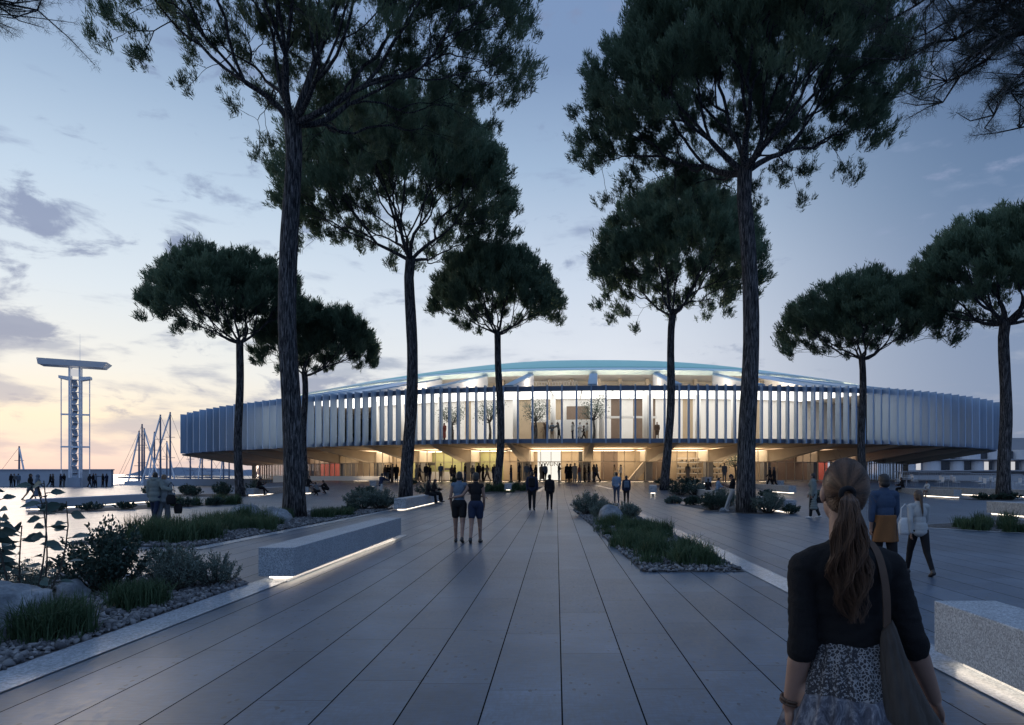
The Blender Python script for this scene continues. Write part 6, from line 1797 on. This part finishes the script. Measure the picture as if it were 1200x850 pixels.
    tie = np.array([-.040, -.104, 1.588]); td = (tie - cen) / rad; td /= np.linalg.norm(td)
    for i in range(1500):
        an = rng.uniform(0, 2 * np.pi); ring = rng.uniform(.55, 1.0)
        e1 = np.cross(td, [1, 0, 0]); e1 /= np.linalg.norm(e1); e2 = np.cross(td, e1)
        lim = 2.15 * ring if np.dot(e1 * math.cos(an) + e2 * math.sin(an), [0, 0, 1]) > -.2 else 1.25 * ring
        ax_ = e1 * math.cos(an) + e2 * math.sin(an); pts = []
        wv = rng.normal() * .05
        for t in np.linspace(0, 1, 10):
            th = lim * (1 - t); a2 = wv * math.sin(t * 3.1)
            ax2 = ax_ * math.cos(a2) + np.cross(td, ax_) * math.sin(a2)
            dv = td * math.cos(th) + ax2 * math.sin(th)
            pts.append(cen + dv * rad * (1.0 + .012 * rng.uniform(0, 1)))
        strand(pts, .0011, float(np.clip(.45 + .3 * math.sin(an * 9) + rng.normal() * .18, 0, 1)))
    axis = np.array([[-.038, -.112, 1.588], [-.048, -.146, 1.566], [-.050, -.156, 1.50], [-.048, -.150, 1.42], [-.046, -.146, 1.34], [-.040, -.142, 1.26], [-.026, -.140, 1.175]])
    hw = np.array([.012, .026, .044, .062, .070, .058, .018]); hd = np.array([.012, .022, .030, .032, .030, .024, .010])
    for i in range(1300):
        q = rng.normal(size=2); q = q / max(1, np.linalg.norm(q)) * rng.uniform(.2, 1) ** .5; fin_ = rng.uniform(.62, 1.0); ph_ = rng.uniform(0, 6.28); cl = round(q[0] * 4) * 1.3
        amp = rng.uniform(.003, .013); pts = []
        for t in np.linspace(0, fin_, 20):
            s_ = t * 6; j = min(5, int(s_)); f = s_ - j
            c = axis[j] * (1 - f) + axis[j + 1] * f; wx = hw[j] * (1 - f) + hw[j + 1] * f; wy = hd[j] * (1 - f) + hd[j + 1] * f
            wv = amp * t * 1.6; pts.append([c[0] + q[0] * wx + wv * math.sin(t * 24 + cl) + .4 * wv * math.sin(t * 40 + ph_), c[1] + q[1] * wy + wv * .6 * math.cos(t * 24 + cl), c[2]])
        strand(pts, .0011, float(np.clip(.5 + .25 * math.sin(cl * 3) + rng.normal() * .2, 0, 1)))
    for i in range(60):       # flyaways
        c = cen + rng.normal(size=3) * .01; dv = rng.normal(size=3); dv[1] = -abs(dv[1]); dv /= np.linalg.norm(dv); p0 = c + dv * rad * .99
        strand([p0, p0 + dv * .012 + rng.normal(size=3) * .006, p0 + dv * .018 + rng.normal(size=3) * .014 + np.array([0, -.01, -.008])], .0005, .6)
    np_obj('hair_strands', np_mesh('hair_strands', np.concatenate(Vs), np.array(Fs), HM, True, tone=np.concatenate(Ts)), hair)
    m = MB(); m.tube([(-.039 + .022 * math.cos(a), -.112 + .004 * math.cos(a), 1.588 + .017 * math.sin(a)) for a in np.linspace(0, 2 * math.pi, 17)], .009, 8); m.build('hair_tie', CM['black'], hair, True)
    # bracelets
    m = MB(); c = V3(-.178, .012, .892); d = (A[-1][2] - A[-1][1]).normalized(); u = d.orthogonal().normalized(); w = d.cross(u)
    for z in (0, .012): m.tube([c + d * z + (u * math.cos(a) + w * math.sin(a)) * .031 for a in np.linspace(0, 2 * math.pi, 25)], .005, 8)
    m.build('bracelet', CM['brown'], b, True)
    # shoulder bag
    e = empty('shoulder_bag', (WX, WD, 0), 0, 'striped dark slouchy bag hanging from the shoulder of the ponytail woman', 'bag')
    t_ = NT('striped_bag_cloth'); co_ = t_.coord('Object'); sp = t_.add('ShaderNodeSeparateXYZ'); t_.l(co_, sp.inputs[0]); n_ = t_.noise(t_.coord('Object', (30, 30, 5)), 2, 4)
    zz = t_.math('ADD', sp.outputs[2], t_.math('MULTIPLY', sp.outputs[0], .35))
    c_ = t_.ramp(t_.math('DIVIDE', t_.math('SUBTRACT', zz, .5), .6), [(0, (.02, .02, .022, 1)), (.56, (.022, .02, .022, 1)), (.57, (.14, .13, .12, 1)), (.60, (.022, .02, .022, 1)), (.63, (.09, .08, .075, 1)), (.66, (.05, .042, .036, 1)), (1, (.045, .038, .034, 1))], 'CONSTANT')
    t_.base(t_.mix(.6, c_, t_.ramp(n_, [(.3, g(.5)), (.7, g(1.4))]), 'MULTIPLY')); t_.rough(.9); t_.bump(n_, .6, .01); BG = t_.m
    m = MB(); rings = []
    for z, cx, cy_, rx, ry in ((1.165, .085, -.118, .016, .012), (1.14, .088, -.120, .024, .018), (1.06, .100, -.125, .036, .030), (.98, .116, -.13, .052, .042), (.90, .138, -.13, .072, .055), (.82, .165, -.13, .098, .06), (.74, .19, -.13, .118, .06), (.68, .20, -.13, .115, .055), (.65, .20, -.13, .08, .04)):
        rings.append([(cx + (rx + .05 * rx * math.sin(11 * a + z * 9)) * math.cos(a), cy_ + (ry + .06 * rx * math.sin(9 * a + 2)) * math.sin(a), z + .02 * math.cos(a)) for a in np.linspace(0, 2 * math.pi, 65)[:-1]])
    m.loft(rings); m.build('pouch', BG, e, True)
    m = MB(); path = [(.085, -.118, 1.16), (.080, -.124, 1.26), (.076, -.108, 1.34), (.074, -.070, 1.400), (.074, -.01, 1.424), (.076, .06, 1.395), (.085, .115, 1.30), (.10, .11, 1.20)]
    pts = [Vector(p) for p in path]; vs, fs = [], []
    def cr(i, t):
        p0, p1, p2, p3_ = [pts[min(max(i + k, 0), len(pts) - 1)] for k in (-1, 0, 1, 2)]
        return .5 * ((2 * p1) + (p2 - p0) * t + (2 * p0 - 5 * p1 + 4 * p2 - p3_) * t * t + (3 * p1 - p0 - 3 * p2 + p3_) * t ** 3)
    cv = [cr(i, j / 6) for i in range(len(pts) - 1) for j in range(6)]
    for p in cv:
        for dx, dy in ((-.012, -.003), (.012, -.003), (.012, .003), (-.012, .003)): vs.append((p.x + dx, p.y + dy * 1.0, p.z + (.003 if dy > 0 else 0)))
    for i in range(len(cv) - 1):
        for k_ in range(4): fs.append((i * 4 + k_, i * 4 + (k_ + 1) % 4, i * 4 + 4 + (k_ + 1) % 4, i * 4 + 4 + k_))
    m.add(vs, fs); m.build('strap', CM['brown'], e)
front_woman()
